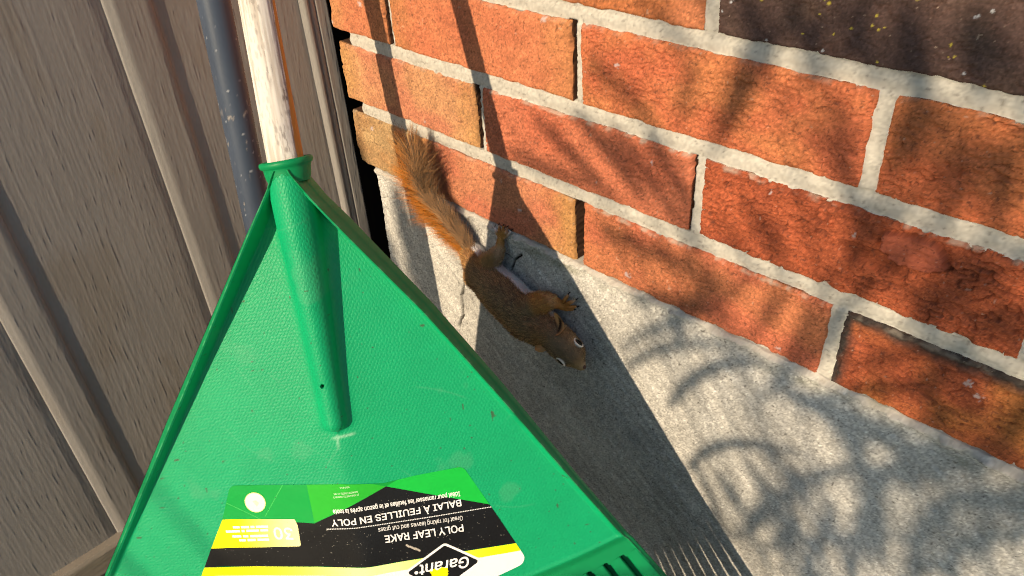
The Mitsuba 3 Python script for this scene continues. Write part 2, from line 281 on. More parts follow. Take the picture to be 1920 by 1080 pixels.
for k, (b0, b1) in enumerate(BAT):
    fine = k < 2
    strip('siding_wall__panel', [(b1 - 0.004, 0.001), (b1 + 0.004, -0.001), (b1 + 0.012, 0.0), (right - 0.030, 0.0), (right - 0.010, -0.0007), (right, -0.0022), (right + 0.004, -0.004)], ZB - 0.01, 0.62, 1 + k)
    strip('siding_wall__batten', [(b0, -0.004), (b0 + 0.0015, 0.0000), (b0 + 0.0090, 0.0034), (b0 + 0.012, 0.0040), (b1 - 0.007, 0.0038), (b1 - 0.003, 0.0032), (b1, 0.0015), (b1 + 0.0005, -0.003)], ZB - 0.01, 0.62, 11 + k, amp=0.00022)
    right = b0
strip('siding_wall__panel', [(-0.84, 0.0), (right - 0.030, 0.0), (right - 0.012, -0.0015), (right + 0.004, -0.006)], ZB - 0.01, 0.62, 5)
strip('siding_wall__corner_trim', [(-0.0300, -0.004), (-0.0293, 0.006), (-0.0275, 0.0085), (-0.0235, 0.0090), (-0.0215, 0.0060), (-0.0205, 0.0045), (-0.0190, 0.0070), (-0.0150, 0.0075), (-0.0135, 0.0060), (-0.0128, 0.0050), (-0.0115, 0.0078), (0.0035, 0.0078), (0.0050, 0.0060), (0.0056, -0.010)], ZB - 0.01, 0.62, 21, amp=0.00035, label='narrow grooved corner trim beside the brick')
def trimboard(key, z0, z1, o0, seed, label):
    prof = [(z0, -0.01), (z0 + 0.0005, o0), (z1 - 0.006, o0), (z1 - 0.0015, o0 - 0.003), (z1, -0.012)]
    cs = []
    for a, b in zip(prof[:-1], prof[1:]):
        t = np.linspace(0, 1, max(int(math.hypot(b[0] - a[0], b[1] - a[1]) / 0.0015), 2), endpoint=False); cs += [(a[0] + (b[0] - a[0]) * q, a[1] + (b[1] - a[1]) * q) for q in t]
    cs = np.array(cs + [prof[-1]]); ys = np.arange(-0.84, 0.0056, 0.003)
    C_, Y = np.meshgrid(cs[:, 0], ys, indexing='ij'); O = np.broadcast_to(cs[:, 1:2], C_.shape)
    g = grain(C_, Y, seed) * 0.0005
    col = np.asarray((0.21, 0.185, 0.155)) * (0.8 + 0.4 * fbm(n3(C_ * 90, Y * 10), 3, 97))[..., None]
    col = mixc(col, np.array((0.13, 0.135, 0.08)), ss(0.5, 0.8, fbm(n3(C_ * 60, Y * 14), 3, 98)) * 0.5)
    k = put(key, (np.stack([XS + O + g, Y, C_], -1).reshape(-1, 3), gridfaces(len(cs), len(ys))), 'mat_vinyl', smooth=True, color=col.reshape(-1, 3)); tag(k, label)
trimboard('siding_wall__base_trim', -0.412, -0.374, 0.014, 31, 'weathered base trim ledge below the panels')
trimboard('siding_wall__base_trim', ZG, -0.4155, 0.012, 32, 'lower base board at the ground')
put('siding_wall__backing', box(XS - 0.04, XS - 0.012, -0.84, 0.092, ZG, 0.62), 'mat_dark')
tag('siding_wall', 'taupe vertical vinyl siding with battens and pressed wood grain', 'wall')
# ---------------------------------------------------------------- the rake: frame of its head (u down the head, w across, n to the front)
RA = np.array([0.27841, -0.27068, 0.20391])
RU, RN, RW = np.array([0.32428, -0.2257, -0.91864]), np.array([0.68515, -0.61354, 0.3926]), np.array([-0.65223, -0.75672, -0.04433])
def rk(u, w, n):
    return RA + np.asarray(u)[..., None] * RU + np.asarray(w)[..., None] * RW + np.asarray(n)[..., None] * RN
def plate_n(u, w):
    return -0.012 + 0.02 * u - 0.143 * (np.sqrt(w * w + 0.006 ** 2) - 0.006)
def hrim(u): return np.interp(u, [0, .05, .15, .3, .35], [.024, .022, .013, .006, .005])
GREEN, GREEN2 = np.array((0.0005, 0.325, 0.132)), np.array((0.001, 0.235, 0.080))
def wl(u): return 0.0044 + 0.672 * u                                # half width at the left rim
def wr(u): return np.interp(u, [0.0, 0.0069, 0.0266, 0.0635, 0.1265, 0.2076, 0.2993, 0.3567, 0.42], [0.004, 0.0063, 0.0163, 0.0412, 0.0846, 0.1349, 0.1901, 0.2260, 0.2670])
def u_ridge(w): return 0.398 - 0.66 * w * w
def u_slot(w): return 0.4195 - 0.66 * w * w
def bulge(u, w):
    """height of the handle socket over the plate"""
    r = np.interp(u, [0, 0.05, 0.12, 0.175, 0.21], [0.0172, 0.0160, 0.0125, 0.0098, 0.0090])
    h0 = np.interp(u, [0, 0.05, 0.12, 0.175, 0.21], [0.0120, 0.0105, 0.0075, 0.0055, 0.0045])
    du = np.clip((u - 0.2085) / 0.0095, 0, 1.0)
    rr = r * np.sqrt(np.clip(1 - du * du, 0, 1)); inside = rr * rr - w * w
    b = np.where(inside > 0, h0 * np.sqrt(np.clip(1 - du ** 2, 0, 1)) ** 0.5 + np.sqrt(np.clip(inside, 0, None)), 0)
    e = rr - np.abs(w)                                               # fillet outside the socket
    fil = np.where(inside <= 0, 0.0045 * np.exp(-np.clip(-e, 0, 1) / 0.0026), 0.0045)
    return np.maximum(b, fil) * ss(0.2225, 0.2165, u) + 0
_px, _pz = np.meshgrid(np.arange(-0.30, 0.30, 0.0031), np.arange(-0.01, 0.45, 0.0027), indexing='ij')
_px = _px + (np.arange(_px.shape[1]) % 2)[None] * 0.00155
_pts = np.stack([_px, _pz], -1).reshape(-1, 2) + rng.uniform(-0.0007, 0.0007, (_px.size, 2))
_tree = cKDTree(_pts)
def pebble(u, w):
    d, _ = _tree.query(np.stack([w, u], -1).reshape(-1, 2), k=2)
    e = (d[:, 1] - d[:, 0]).reshape(u.shape)
    return ss(0.0, 0.0011, e) * 0.00026
PL, PR = 0.0008, 0.0
def pan():
    us = np.concatenate([np.arange(0.0035, 0.372, 0.00085), np.arange(0.372, 0.4235, 0.0012)])
    s = np.linspace(0, 1, 400)
    U = us[:, None] * np.ones_like(s)[None]
    WL_, WR_ = wl(us), wr(us)
    ins = np.minimum(0.0021, 0.25 * (WL_ + WR_))                      # rim width
    a, b = -(WR_ - ins), (WL_ - ins)
    Wm = a[:, None] + (b - a)[:, None] * s[None]
    N = plate_n(U, Wm); bl = bulge(U, Wm)
    over = U - u_ridge(Wm)                                           # past the ridge: a smooth step down to the tine band
    peb = pebble(U, Wm) * ss(-0.002, -0.006, over)
    edge = np.minimum(Wm - a[:, None], b[:, None] - Wm)
    hr = hrim(us)[:, None] * np.ones_like(U)
    wall = ss(0.0062, 0.0, edge) ** 1.6 * hr * ss(0.012, -0.02, over)
    N = np.maximum(N + np.maximum(bl, 0), N + wall) + peb + 0.0012 * np.exp(-((over + 0.001) / 0.0022) ** 2) - 0.0042 * ss(-0.001, 0.010, over)
    N = N + 0.0016 * (fbm(n3(U * 14, Wm * 14), 3, 101) - 0.5) * ss(0.22, 0.27, U)
    col = np.broadcast_to(GREEN, U.shape + (3,)) * (0.94 + 0.12 * fbm(n3(U * 40, Wm * 40), 3, 102))[..., None]
    rs = np.random.default_rng(17)
    scuff = ss(0.66, 0.80, fbm(n3(U * 30, Wm * 30, 3), 4, 103)) * 0.22
    col = mixc(col, np.array((0.10, 0.36, 0.20)), scuff)
    spk = ss(0.955, 0.975, noise(n3(U * 260, Wm * 260), 104)); col = mixc(col, np.array((0.05, 0.07, 0.04)), spk * 0.8)
    for i in range(22):                                              # handling scratches and dust trails
        cu, cw, an, ln_ = rs.uniform(0.02, 0.37), rs.uniform(-0.2, 0.2), rs.uniform(0, 3.14), rs.uniform(0.006, 0.05)
        du, dw = U - cu, Wm - cw; al = du * math.cos(an) + dw * math.sin(an); pe = -du * math.sin(an) + dw * math.cos(an) + 12 * al * al * rs.uniform(-1, 1)
        col = mixc(col, np.array((0.14, 0.42, 0.25)), ss(0.0011, 0.0004, np.abs(pe)) * ss(ln_, ln_ * 0.6, np.abs(al)) * rs.uniform(0.05, 0.22))
    wht = np.exp(-(((U - 0.2245 - 0.10 * (Wm + 0.004)) / 0.0012) ** 2)) * ss(0.012, 0.006, np.abs(Wm + 0.004)) + 0.8 * np.exp(-((Wm - 0.001 - 0.1 * (U - 0.225)) / 0.0012) ** 2) * ss(0.221, 0.224, U) * ss(0.238, 0.229, U)
    col = mixc(col, np.array((0.35, 0.60, 0.45)), np.clip(wht, 0, 1) * 0.55)
    col = mixc(col, GREEN2 * np.ones_like(col), ss(-0.004, 0.004, over))
    hole = ss(0.0016, 0.0011, np.hypot(U - 0.1750, Wm - 0.0020)); N = N - hole * 0.006; col = mixc(col, np.array((0.004, 0.02, 0.01)), hole)
    # side columns: rim top, outer wall, back edge on each side
    cols_w, cols_n = [], []
    for sgn, Wt_, base in ((-1, WR_, a), (1, WL_, b)):
        nt = np.maximum(plate_n(us, base) + hrim(us) * ss(0.012, -0.02, us - u_ridge(base)), plate_n(us, base) + bulge(us, base) + 0.0010) - 0.0042 * ss(-0.001, 0.010, us - u_ridge(base))
        dr_ = np.interp(us, [0, 0.02, 0.05, 0.2, 0.3, 0.36, 0.42], [0.002, 0.0045, 0.0065, 0.0065, 0.004, 0.003, 0.0015])
        bk = plate_n(us, base) - 0.003 - 0.0042 * ss(-0.001, 0.010, us - u_ridge(base))
        seq = [(Wt_ - ins * 0.72, nt + 0.0007), (Wt_ - ins * 0.4, nt + 0.0010), (Wt_ - ins * 0.15, nt + 0.0006), (Wt_, nt - 0.0006), (Wt_ + dr_ * 0.25, nt * 0.75 + bk * 0.25), (Wt_ + dr_ * 0.5, nt * 0.5 + bk * 0.5), (Wt_ + dr_ * 0.52 + 0.0008, nt * 0.46 + bk * 0.54), (Wt_ + dr_ + 0.0008, bk), (Wt_ + dr_ - 0.001, bk - 0.0004), (base + 0 * us, bk + 0.0008)]
        cols_w.append([sgn * q[0] if q[0] is not base else base for q in seq]); cols_n.append([q[1] for q in seq])
    Wf = np.concatenate([np.stack(cols_w[0][::-1], 1), Wm, np.stack(cols_w[1], 1)], 1)
    Nf = np.concatenate([np.stack(cols_n[0][::-1], 1), N, np.stack(cols_n[1], 1)], 1)
    Uf = us[:, None] * np.ones(Wf.shape[1])[None]
    nn = len(cols_w[0]); cside = np.broadcast_to(GREEN2, (len(us), nn, 3)).copy()
    wear = ss(0.52, 0.7, fbm(n3(us * 160, 1.0), 3, 105))[:, None, None]
    cside = cside * (0.95 + 0.1 * noise(n3(us * 300, 2.0), 106))[:, None, None]
    wt = np.zeros(nn); wt[1:4] = (0.6, 0.9, 0.5)
    cl = cside + wear * wt[None, :, None] * np.array((0.10, 0.22, 0.15)) * 0.55
    Cf = np.concatenate([cl[:, ::-1], col, cl * 0.95], 1)
    # cut the tine slots out of the band and trim the arc
    v = rk(Uf, Wf, Nf); f = gridfaces(*Uf.shape)
    uc, wc = Uf.reshape(-1)[f].mean(1), Wf.reshape(-1)[f].mean(1)
    keep = (uc < u_slot(wc) + 0.0035) | (wc < -wr(uc) + 0.0012) | (wc > wl(uc) - 0.0012)
    for sl in SLOTS:
        ds = slotdist(uc, wc, sl); keep &= ds > 0.0025
    # a thin back sheet so that the head has thickness
    k = np.arange(nn, nn + len(s), 8); sub = np.arange(0, len(us), 8)
    vb = rk(Uf[np.ix_(sub, k)], Wf[np.ix_(sub, k)], (plate_n(U, Wm) + np.maximum(bl - 0.0045, 0) * 0.9)[np.ix_(sub, k - nn)] - 0.0030 - 0.0042 * ss(-0.001, 0.010, over)[np.ix_(sub, k - nn)])
    fb = gridfaces(len(sub), len(k)); ub, wb = Uf[np.ix_(sub, k)].reshape(-1)[fb].mean(1), Wf[np.ix_(sub, k)].reshape(-1)[fb].mean(1)
    fb = fb[ub < u_slot(wb) - 0.006]
    V = np.vstack([v.reshape(-1, 3), vb.reshape(-1, 3)]); F = np.vstack([f[keep], fb + v.shape[0] * v.shape[1]])
    Cc = np.vstack([Cf.reshape(-1, 3), np.broadcast_to(GREEN2, (len(vb.reshape(-1, 3)), 3))])
    return (V, F), np.clip(Cc, 0.003, 0.9)
NT = 30
SLOTS = [w0 for w0 in (np.arange(31) - 15) * 0.01625 if abs(w0) < 0.2300]
def slotdir(w0):
    d = np.array([u_slot(w0) + 0.0, w0]); return d / np.linalg.norm(d)
def slotdist(u, w, w0):
    d = slotdir(w0); pu, pw = u - u_slot(w0) - 0.0026, w - w0
    t = np.clip(pu * d[0] + pw * d[1], 0, 1); return np.hypot(pu - t * d[0], pw - t * d[1])
m_, c_ = pan(); put('leaf_rake__head', m_, 'mat_poly', smooth=True, color=c_)
# tines: flat fingers that fan out from the band down to the ground, tips bent back
def tine(wa, wb):
    w0 = (wa + wb) / 2; d = slotdir(w0); us0 = u_slot(w0) + 0.001
    length = (0.735 - 0.55 * (w0 / 0.24) ** 2 * 0.24 - us0) / d[0]
    ts = np.concatenate([np.linspace(0, length - 0.03, 14), length - 0.03 + np.linspace(0.004, 0.03, 6)])
    prof = []
    for t in ts:
        hw = ((wb - wa) / 2 - 0.0008 - 0.0013 * max(0.0, 1 - t / 0.05)) * (1 + 0.10 * t) * (1 - 0.25 * t / length)
        cu, cw = us0 + d[0] * t, w0 + d[1] * t
        bend = -0.012 * max(0, (t - length + 0.03) / 0.03) ** 2 * 1.5
        cn = plate_n(np.array(us0), np.array(w0)) - 0.0042 + 0.02 * t + bend
        e = np.array([-d[1], d[0]])
        ring = [(-hw, -0.0003), (-hw * 0.7, 0.0003), (0, 0.0006), (hw * 0.7, 0.0003), (hw, -0.0003), (hw * 0.97, -0.0074), (-hw * 0.97, -0.0074)]
        prof.append([rk(np.array(cu + e[0] * a), np.array(cw + e[1] * a), np.array(cn + b)) for a, b in ring])
    v = np.array(prof); n, m = v.shape[:2]; i = np.arange(n * m).reshape(n, m); nx = np.roll(i, -1, 1)
    f = np.vstack([np.stack([i[:-1], i[1:], nx[1:]], -1).reshape(-1, 3), np.stack([i[:-1], nx[1:], nx[:-1]], -1).reshape(-1, 3), [[i[-1, 0], i[-1, k], i[-1, k + 1]] for k in range(1, m - 1)], [[i[0, 0], i[0, k + 1], i[0, k]] for k in range(1, m - 1)]])
    return v.reshape(-1, 3), f
for wa, wb in zip(SLOTS[:-1], SLOTS[1:]):
    t_ = tine(wa, wb); put('leaf_rake__tine', t_, 'mat_poly', smooth=35 if False else True, color=np.broadcast_to(GREEN2, (len(t_[0]), 3)))
for e_ in (-1, 1):
    wa, wb = sorted((e_ * (abs(SLOTS[0]) + 0.0), e_ * (abs(SLOTS[0]) + 0.0165)))
    t_ = tine(wa, wb); put('leaf_rake__tine', t_, 'mat_poly', smooth=True, color=np.broadcast_to(GREEN2, (len(t_[0]), 3)))
# collar: a flared ring and a short sleeve round the handle
def collar():
    prof = [(-0.0030, 0.0142), (-0.0036, 0.0165), (-0.0040, 0.0185), (-0.0032, 0.0199), (-0.0014, 0.0203), (0.0003, 0.0197), (0.0014, 0.0184), (0.0030, 0.0176), (0.0060, 0.0173), (0.0090, 0.0168), (0.013, 0.0155)]
    th = np.linspace(0, 2 * math.pi, 72, endpoint=False); v = []
    for u_, r_ in prof:
        uu = np.full(72, u_) + (0.0012 * np.sin(th * 1 + 1.0) if u_ < 0.002 else 0)
        v.append(rk(uu, r_ * np.cos(th), r_ * np.sin(th)))
    v = np.array(v); n, m = v.shape[:2]; i = np.arange(n * m).reshape(n, m); nx = np.roll(i, -1, 1)
    return v.reshape(-1, 3), np.vstack([np.stack([i[:-1], i[1:], nx[1:]], -1).reshape(-1, 3), np.stack([i[:-1], nx[1:], nx[:-1]], -1).reshape(-1, 3)])
m_ = collar(); put('leaf_rake__collar', m_, 'mat_poly', smooth=True, color=np.broadcast_to(GREEN2, (len(m_[0]), 3)))
# wooden handle, weathered silver, a strip of old varnish left on one side
def handle():
    us = np.concatenate([np.arange(-1.15, -0.20, 0.02), np.arange(-0.20, 0.0065, 0.0011)]); seg = 130
    th = np.arange(seg) / seg * 2 * math.pi
    U, TH = np.meshgrid(us, th, indexing='ij'); R = 0.0134 + 0.006 * np.maximum(U, -0.2)
    gx, gy = np.cos(TH) * 0.0136, np.sin(TH) * 0.0136
    gr = fbm(n3(gx * 520, gy * 520, U * 16), 3, 110); gr2 = noise(n3(gx * 1100, gy * 1100, U * 40), 111)
    R = R + (gr - 0.5) * 0.0006
    a = TH - math.pi / 2 + 0.030 * (fbm(n3(U * 30, 1), 3, 112) - 0.5)       # angle from the front, negative w is to the right
    col = mixc((0.50, 0.45, 0.39), (0.68, 0.65, 0.60), ss(0.35, 0.6, gr))
    right_ = np.mod(TH - math.pi / 2, 2 * math.pi)                          # 0 at the front, grows towards negative w
    dark = ss(0.58, 0.70, noise(n3(gx * 900, gy * 900, U * 190), 115)) * ss(0.42, 0.60, fbm(n3(gx * 160, gy * 160, U * 22), 3, 113)) * (0.35 + 0.65 * ss(-0.4, 1.0, right_ - 6.2832 * (right_ > 3.1416))); col = mixc(col, np.array((0.12, 0.09, 0.075)), dark * 0.75)
    edge_ = 0.030 * np.sin(U * 90) + 0.25 * (fbm(n3(U * 60, TH * 3), 3, 114) - 0.5)
    lo = np.interp(U, [-0.25, -0.12, 0.0], [1.45, 1.25, 0.98]) + edge_; hi = np.interp(U, [-0.25, -0.12, 0.0], [1.48, 1.62, 1.95]) + edge_ * 0.3
    orange = ss(lo - 0.02, lo + 0.02, right_) * ss(hi + 0.02, hi - 0.02, right_); col = mixc(col, np.array((0.52, 0.24, 0.055)), orange)
    brown = ss(lo - 0.5, lo - 0.1, right_) * (1 - orange) * ss(2.6, 2.2, right_) * ss(0.45, 0.6, gr2); col = mixc(col, np.array((0.20, 0.13, 0.10)), brown * 0.6)
    v = rk(U, R * np.cos(TH), R * np.sin(TH)); n, m = U.shape; i = np.arange(n * m).reshape(n, m); nx = np.roll(i, -1, 1)
    f = np.vstack([np.stack([i[:-1], i[1:], nx[1:]], -1).reshape(-1, 3), np.stack([i[:-1], nx[1:], nx[:-1]], -1).reshape(-1, 3)])
    return (v.reshape(-1, 3), f), np.clip(col.reshape(-1, 3), 0.01, 0.8)
m_, c_ = handle(); put('leaf_rake__handle', m_, 'mat_wood', smooth=True, color=c_); tag('leaf_rake__handle', 'sun bleached wooden handle with an orange strip')
tag('leaf_rake', 'green plastic leaf rake with printed label standing head down against the wall corner', 'rake')
# label: flat printed sheet, colour fields as thin layers
LAB = []
def arcpoly(pts, r=0.0):
    p = Polygon(pts)
    return p.buffer(-r).buffer(r) if r else p
def layer(poly, colr, lift, shade=None):
    geoms = getattr(poly, 'geoms', [poly])
    for g in geoms:
        if g.is_empty or g.geom_type != 'Polygon': continue
        v2, f2 = trimesh.creation.triangulate_polygon(g, engine='earcut')
        v3 = np.column_stack([v2, np.zeros(len(v2))])
        v3, f3 = trimesh.remesh.subdivide_to_size(v3, f2, max_edge=0.008, max_iter=12)
        LAB.append((v3[:, 0], v3[:, 1], f3, colr, lift, shade))
def text(s_, p0, p1, up, colr, lift, out, bold=False, slant=0.0):
    """lettering from p0 to p1 (plate coordinates), capital height up"""
    m = meshkit.text_mesh(s_, 1.0, depth=0.1, bold=bold); v = np.array(m.vertices); f = np.array(m.faces)
    top = v[:, 2] > 0.05; f = f[top[f].all(1)]
    x0, x1 = v[:, 0].min(), v[:, 0].max()
    p0, p1 = np.array(p0), np.array(p1); x = (v[:, 0] + slant * v[:, 1] - x0) / (x1 - x0)
    d = p0 + x[:, None] * (p1 - p0) + v[:, 1:2] * np.array([up, 0.0])
    out.append((d[:, 0], d[:, 1], f, colr, lift, None))
def build_label(items):
    vs, fs, cs, k = [], [], [], 0
    for u_, w_, f, colr, lift, shade in items:
        n_ = plate_n(u_, w_) + 0.00055 + lift + 0.0016 * (fbm(n3(u_ * 14, w_ * 14), 3, 101) - 0.5) * ss(0.22, 0.27, u_)
        n_ = n_ + 0.0009 * (fbm(n3(u_ * 28, w_ * 28), 2, 120) - 0.5) + 0.0011 * np.exp(-((w_ + 0.006) / 0.010) ** 2) * ss(0.30, 0.345, u_)
        c = np.broadcast_to(np.asarray(colr, float), (len(u_), 3))
        if shade is not None: c = shade(u_, w_, c)
        vs.append(rk(u_, w_, n_)); fs.append(f + k); cs.append(c); k += len(u_)
    return (np.vstack(vs), np.vstack(fs)), np.vstack(cs)
WHITE, BLACK, YELLOW = (0.86, 0.86, 0.84), (0.007, 0.007, 0.008), (0.90, 0.82, 0.0)
OUT = arcpoly([(0.26041,0.10137), (0.26590,0.00468), (0.27147,-0.02990), (0.26977,-0.05695), (0.26963,-0.09685), (0.31136,-0.11586), (0.34973,-0.13275), (0.36985,-0.14132), (0.37764,-0.11164), (0.4000,-0.050), (0.3900,0.02), (0.385,0.10), (0.372,0.1600), (0.34424,0.14507), (0.31773,0.13012), (0.29229,0.11510)], 0.0075)
layer(OUT, (0.003, 0.33, 0.055), 0.0)
layer(OUT.intersection(Polygon([(0.26053,0.03433), (0.29921,0.03376), (0.27465,-0.03119), (0.26327,-0.04894)])), (0.022, 0.42, 0.030), 0.00009)
layer(OUT.intersection(Polygon([(0.27465,-0.03119), (0.26805,-0.04154), (0.26452,-0.10303), (0.31273,-0.11990)])), (0.008, 0.47, 0.050), 0.00009)
layer(OUT.intersection(Polygon([(0.26879,-0.01703), (0.27465,-0.03119), (0.26798,-0.04825), (0.26912,-0.03026)])), (0.004, 0.30, 0.04), 0.00011)
for a, b in (((0.27627,0.10795), (0.29067,0.08439)), ((0.26348,0.05546), (0.29116,0.07636)), ((0.29067,0.08439), (0.29616,0.07588))):
    layer(LineString([a, b]).buffer(0.00028).intersection(OUT), (0.06, 0.46, 0.10), 0.00009)
blk = Polygon([(0.29191,0.13793), (0.29787,0.04767), (0.29970,0.03385), (0.27465,-0.03119), (0.31175,-0.12236), (0.352,-0.16), (0.34973,-0.13275), (0.34782,-0.10130), (0.34555,-0.05513), (0.34434,-0.01655), (0.34242,0.01203), (0.34013,0.03627), (0.33661,0.09335), (0.33519,0.13969), (0.33352,0.15174)])
layer(blk.intersection(OUT), BLACK, 0.00012)
dusty = np.random.default_rng(5)
for i in range(420):
    a_ = dusty.uniform(0.283, 0.352); b_ = dusty.uniform(-0.125, 0.13); q = Point(a_, b_)
    if blk.contains(q) and OUT.contains(q): layer(q.buffer(dusty.uniform(0.00012, 0.00034), quad_segs=2), (0.33, 0.32, 0.28), 0.00016)
yel = Polygon([(0.33531,0.14716), (0.33686,0.09340), (0.34038,0.03631), (0.34267,0.01207), (0.34458,-0.01652), (0.34579,-0.05510), (0.34807,-0.10127), (0.35060,-0.14123), (0.35819,-0.14272), (0.35631,-0.10019), (0.35394,-0.05394), (0.35266,-0.01528), (0.35095,0.01347), (0.34869,0.03778), (0.34525,0.09504), (0.34353,0.14890)])
def ygrad(u_, w_, c):
    return mixc(np.asarray(YELLOW), np.array((0.88, 0.86, 0.38)), np.exp(-((w_ + 0.01) / 0.055) ** 2))
layer(yel.intersection(OUT), YELLOW, 0.00012, ygrad)
layer(Polygon([(0.34328,0.15383), (0.34525,0.09504), (0.34869,0.03778), (0.35095,0.01347), (0.35266,-0.01528), (0.35394,-0.05394), (0.35631,-0.10019), (0.35823,-0.14751), (0.385,-0.16), (0.41,-0.06), (0.41,0.08), (0.38,0.18)]).intersection(OUT), WHITE, 0.00012)
ybox = arcpoly([(0.29159,0.11835), (0.29147,0.10380), (0.29473,0.05041), (0.30128,0.04877), (0.32024,0.04937), (0.31731,0.12856), (0.31777,0.13849)], 0.002).union(Polygon([(0.29276,0.11568), (0.29222,0.10395), (0.31789,0.10911), (0.31770,0.13060)]))
layer(ybox.intersection(OUT), YELLOW, 0.0002, lambda u_, w_, c: mixc(np.asarray(YELLOW), np.array((0.90, 0.88, 0.42)), ss(0.105, 0.045, w_)))
cen = np.array((0.27741,0.08229)); layer(Point(cen).buffer(0.0092), (0.85, 0.82, 0.30), 0.0002); layer(Point(cen).buffer(0.0086), (0.90, 0.89, 0.72), 0.00026)
layer(Polygon([cen + q for q in [(0.001, 0.001), (0.004, -0.001), (0.0005, -0.0035), (-0.002, -0.001), (-0.0015, 0.002)]]), (0.82, 0.84, 0.50), 0.0003)
dT, dR, dL = np.array((0.33765,-0.07192)), np.array((0.35922,-0.09934)), np.array((0.35657,-0.03656)); dB = dR + dL - dT
dia = Polygon([dT, dR, dB, dL]).buffer(-0.002).buffer(0.002)
layer(dia.buffer(0.0021).intersection(OUT), WHITE, 0.0002); layer(dia, BLACK, 0.00026)
LET = []
text('BALAI \u00c0 FEUILLES EN POLY', (0.29906,-0.09105), (0.29764,0.01895), 0.0058, WHITE, 0.0002, LET, bold=True)
text('Id\u00e9al pour ramasser les feuilles et le gazon apr\u00e8s la tonte', (0.29162,-0.09113), (0.28849,0.01597), 0.0042, WHITE, 0.0002, LET, bold=True)
text('Great for raking leaves and cut grass', (0.31394,-0.09042), (0.31036,-0.01906), 0.0042, WHITE, 0.0002, LET)
text('POLY LEAF RAKE', (0.32186,-0.08982), (0.31824,-0.02323), 0.0066, WHITE, 0.0002, LET, bold=True)
text('15 YEAR LIMITED WARRANTY', (0.27665,-0.00831), (0.27642,0.01389), 0.0016, (0.7, 0.82, 0.66), 0.0002, LET)
text('GARANTIE LIMIT\u00c9E 15 ANS', (0.27389,-0.00786), (0.27360,0.01247), 0.0016, (0.7, 0.82, 0.66), 0.0002, LET)
text('907644', (0.26849,-0.00170), (0.26867,0.00654), 0.0016, (0.7, 0.82, 0.66), 0.0002, LET)
text('30', (0.30294,0.05429), (0.30144,0.07115), 0.0105, WHITE, 0.00028, LET, bold=True)
for q0, q1, ws in (((0.29896,0.07499), (0.29782,0.10653), (9, 3, 6, 5)), ((0.30217,0.07560), (0.30143,0.11357), (5, 8, 2, 9)), ((0.30738,0.07660), (0.30626,0.10871), (10, 3, 5)), ((0.31091,0.07631), (0.31011,0.10318), (7, 5, 4))):
    q0, q1 = np.array(q0), np.array(q1); tot = sum(ws) + len(ws) - 1; at = 0          # lines too washed out to read: word-long bars
    for w_n in ws:
        a, b = q0 + (q1 - q0) * at / tot, q0 + (q1 - q0) * (at + w_n) / tot; at += w_n + 1
        v2, f2 = trimesh.creation.triangulate_polygon(LineString([a + (0.0012, 0), b + (0.0012, 0)]).buffer(0.0011, cap_style=2), engine='earcut'); LET.append((v2[:, 0], v2[:, 1], f2, WHITE, 0.00028, None))
text('Garant', (0.35274,-0.09127), (0.35162,-0.04829), 0.0098, WHITE, 0.00032, LET, bold=True, slant=0.18)
a_, b_ = np.array((0.31127,-0.11541)), np.array((0.30575,0.02363))
for i in range(96):
    c = a_ + (b_ - a_) * i / 95; c[0] += 0.0028 * ss(0.70, 1.0, np.array(i / 95)) * 0
    p = Point(c).buffer(0.00052, quad_segs=3); v2, f2 = trimesh.creation.triangulate_polygon(p, engine='earcut'); LET.append((v2[:, 0], v2[:, 1], f2, WHITE, 0.0002, None))
lf = np.array((0.36268,-0.06288))
fl = Polygon([lf + q for q in [(-0.004, 0.0075), (-0.0055, 0.001), (-0.004, -0.001), (-0.0055, -0.003), (-0.0045, -0.0050), (-0.0030, -0.0088), (-0.0010, -0.0082), (0.0000, -0.0090), (0.0010, -0.0080), (0.0025, -0.0085), (0.0060, -0.006), (0.0070, 0.003), (0.0030, 0.0085), (0.0005, 0.0055)]])
v2, f2 = trimesh.creation.triangulate_polygon(fl, engine='earcut'); LET.append((v2[:, 0], v2[:, 1], f2, YELLOW, 0.00032, None))
v2, f2 = trimesh.creation.triangulate_polygon(Point((0.35793,-0.04462)).buffer(0.0016), engine='earcut'); LET.append((v2[:, 0], v2[:, 1], f2, WHITE, 0.00032, None))
for p0, p1 in (((0.33058,-0.04038), (0.33243,-0.04193)), ((0.33273,-0.04325), (0.33548,-0.04650)), ((0.33509,-0.04701), (0.33785,-0.05027))):   # dried mud flecks
    layer(LineString([p0, p1]).buffer(0.0009), (0.42, 0.38, 0.32), 0.0003)
m_, c_ = build_label(LAB); put('leaf_rake__label', m_, 'mat_label', smooth=True, color=c_); tag('leaf_rake__label', 'green, black and yellow printed label')
m_, c_ = build_label(LET); put('leaf_rake__label__lettering', m_, 'mat_label', smooth=True, color=c_)
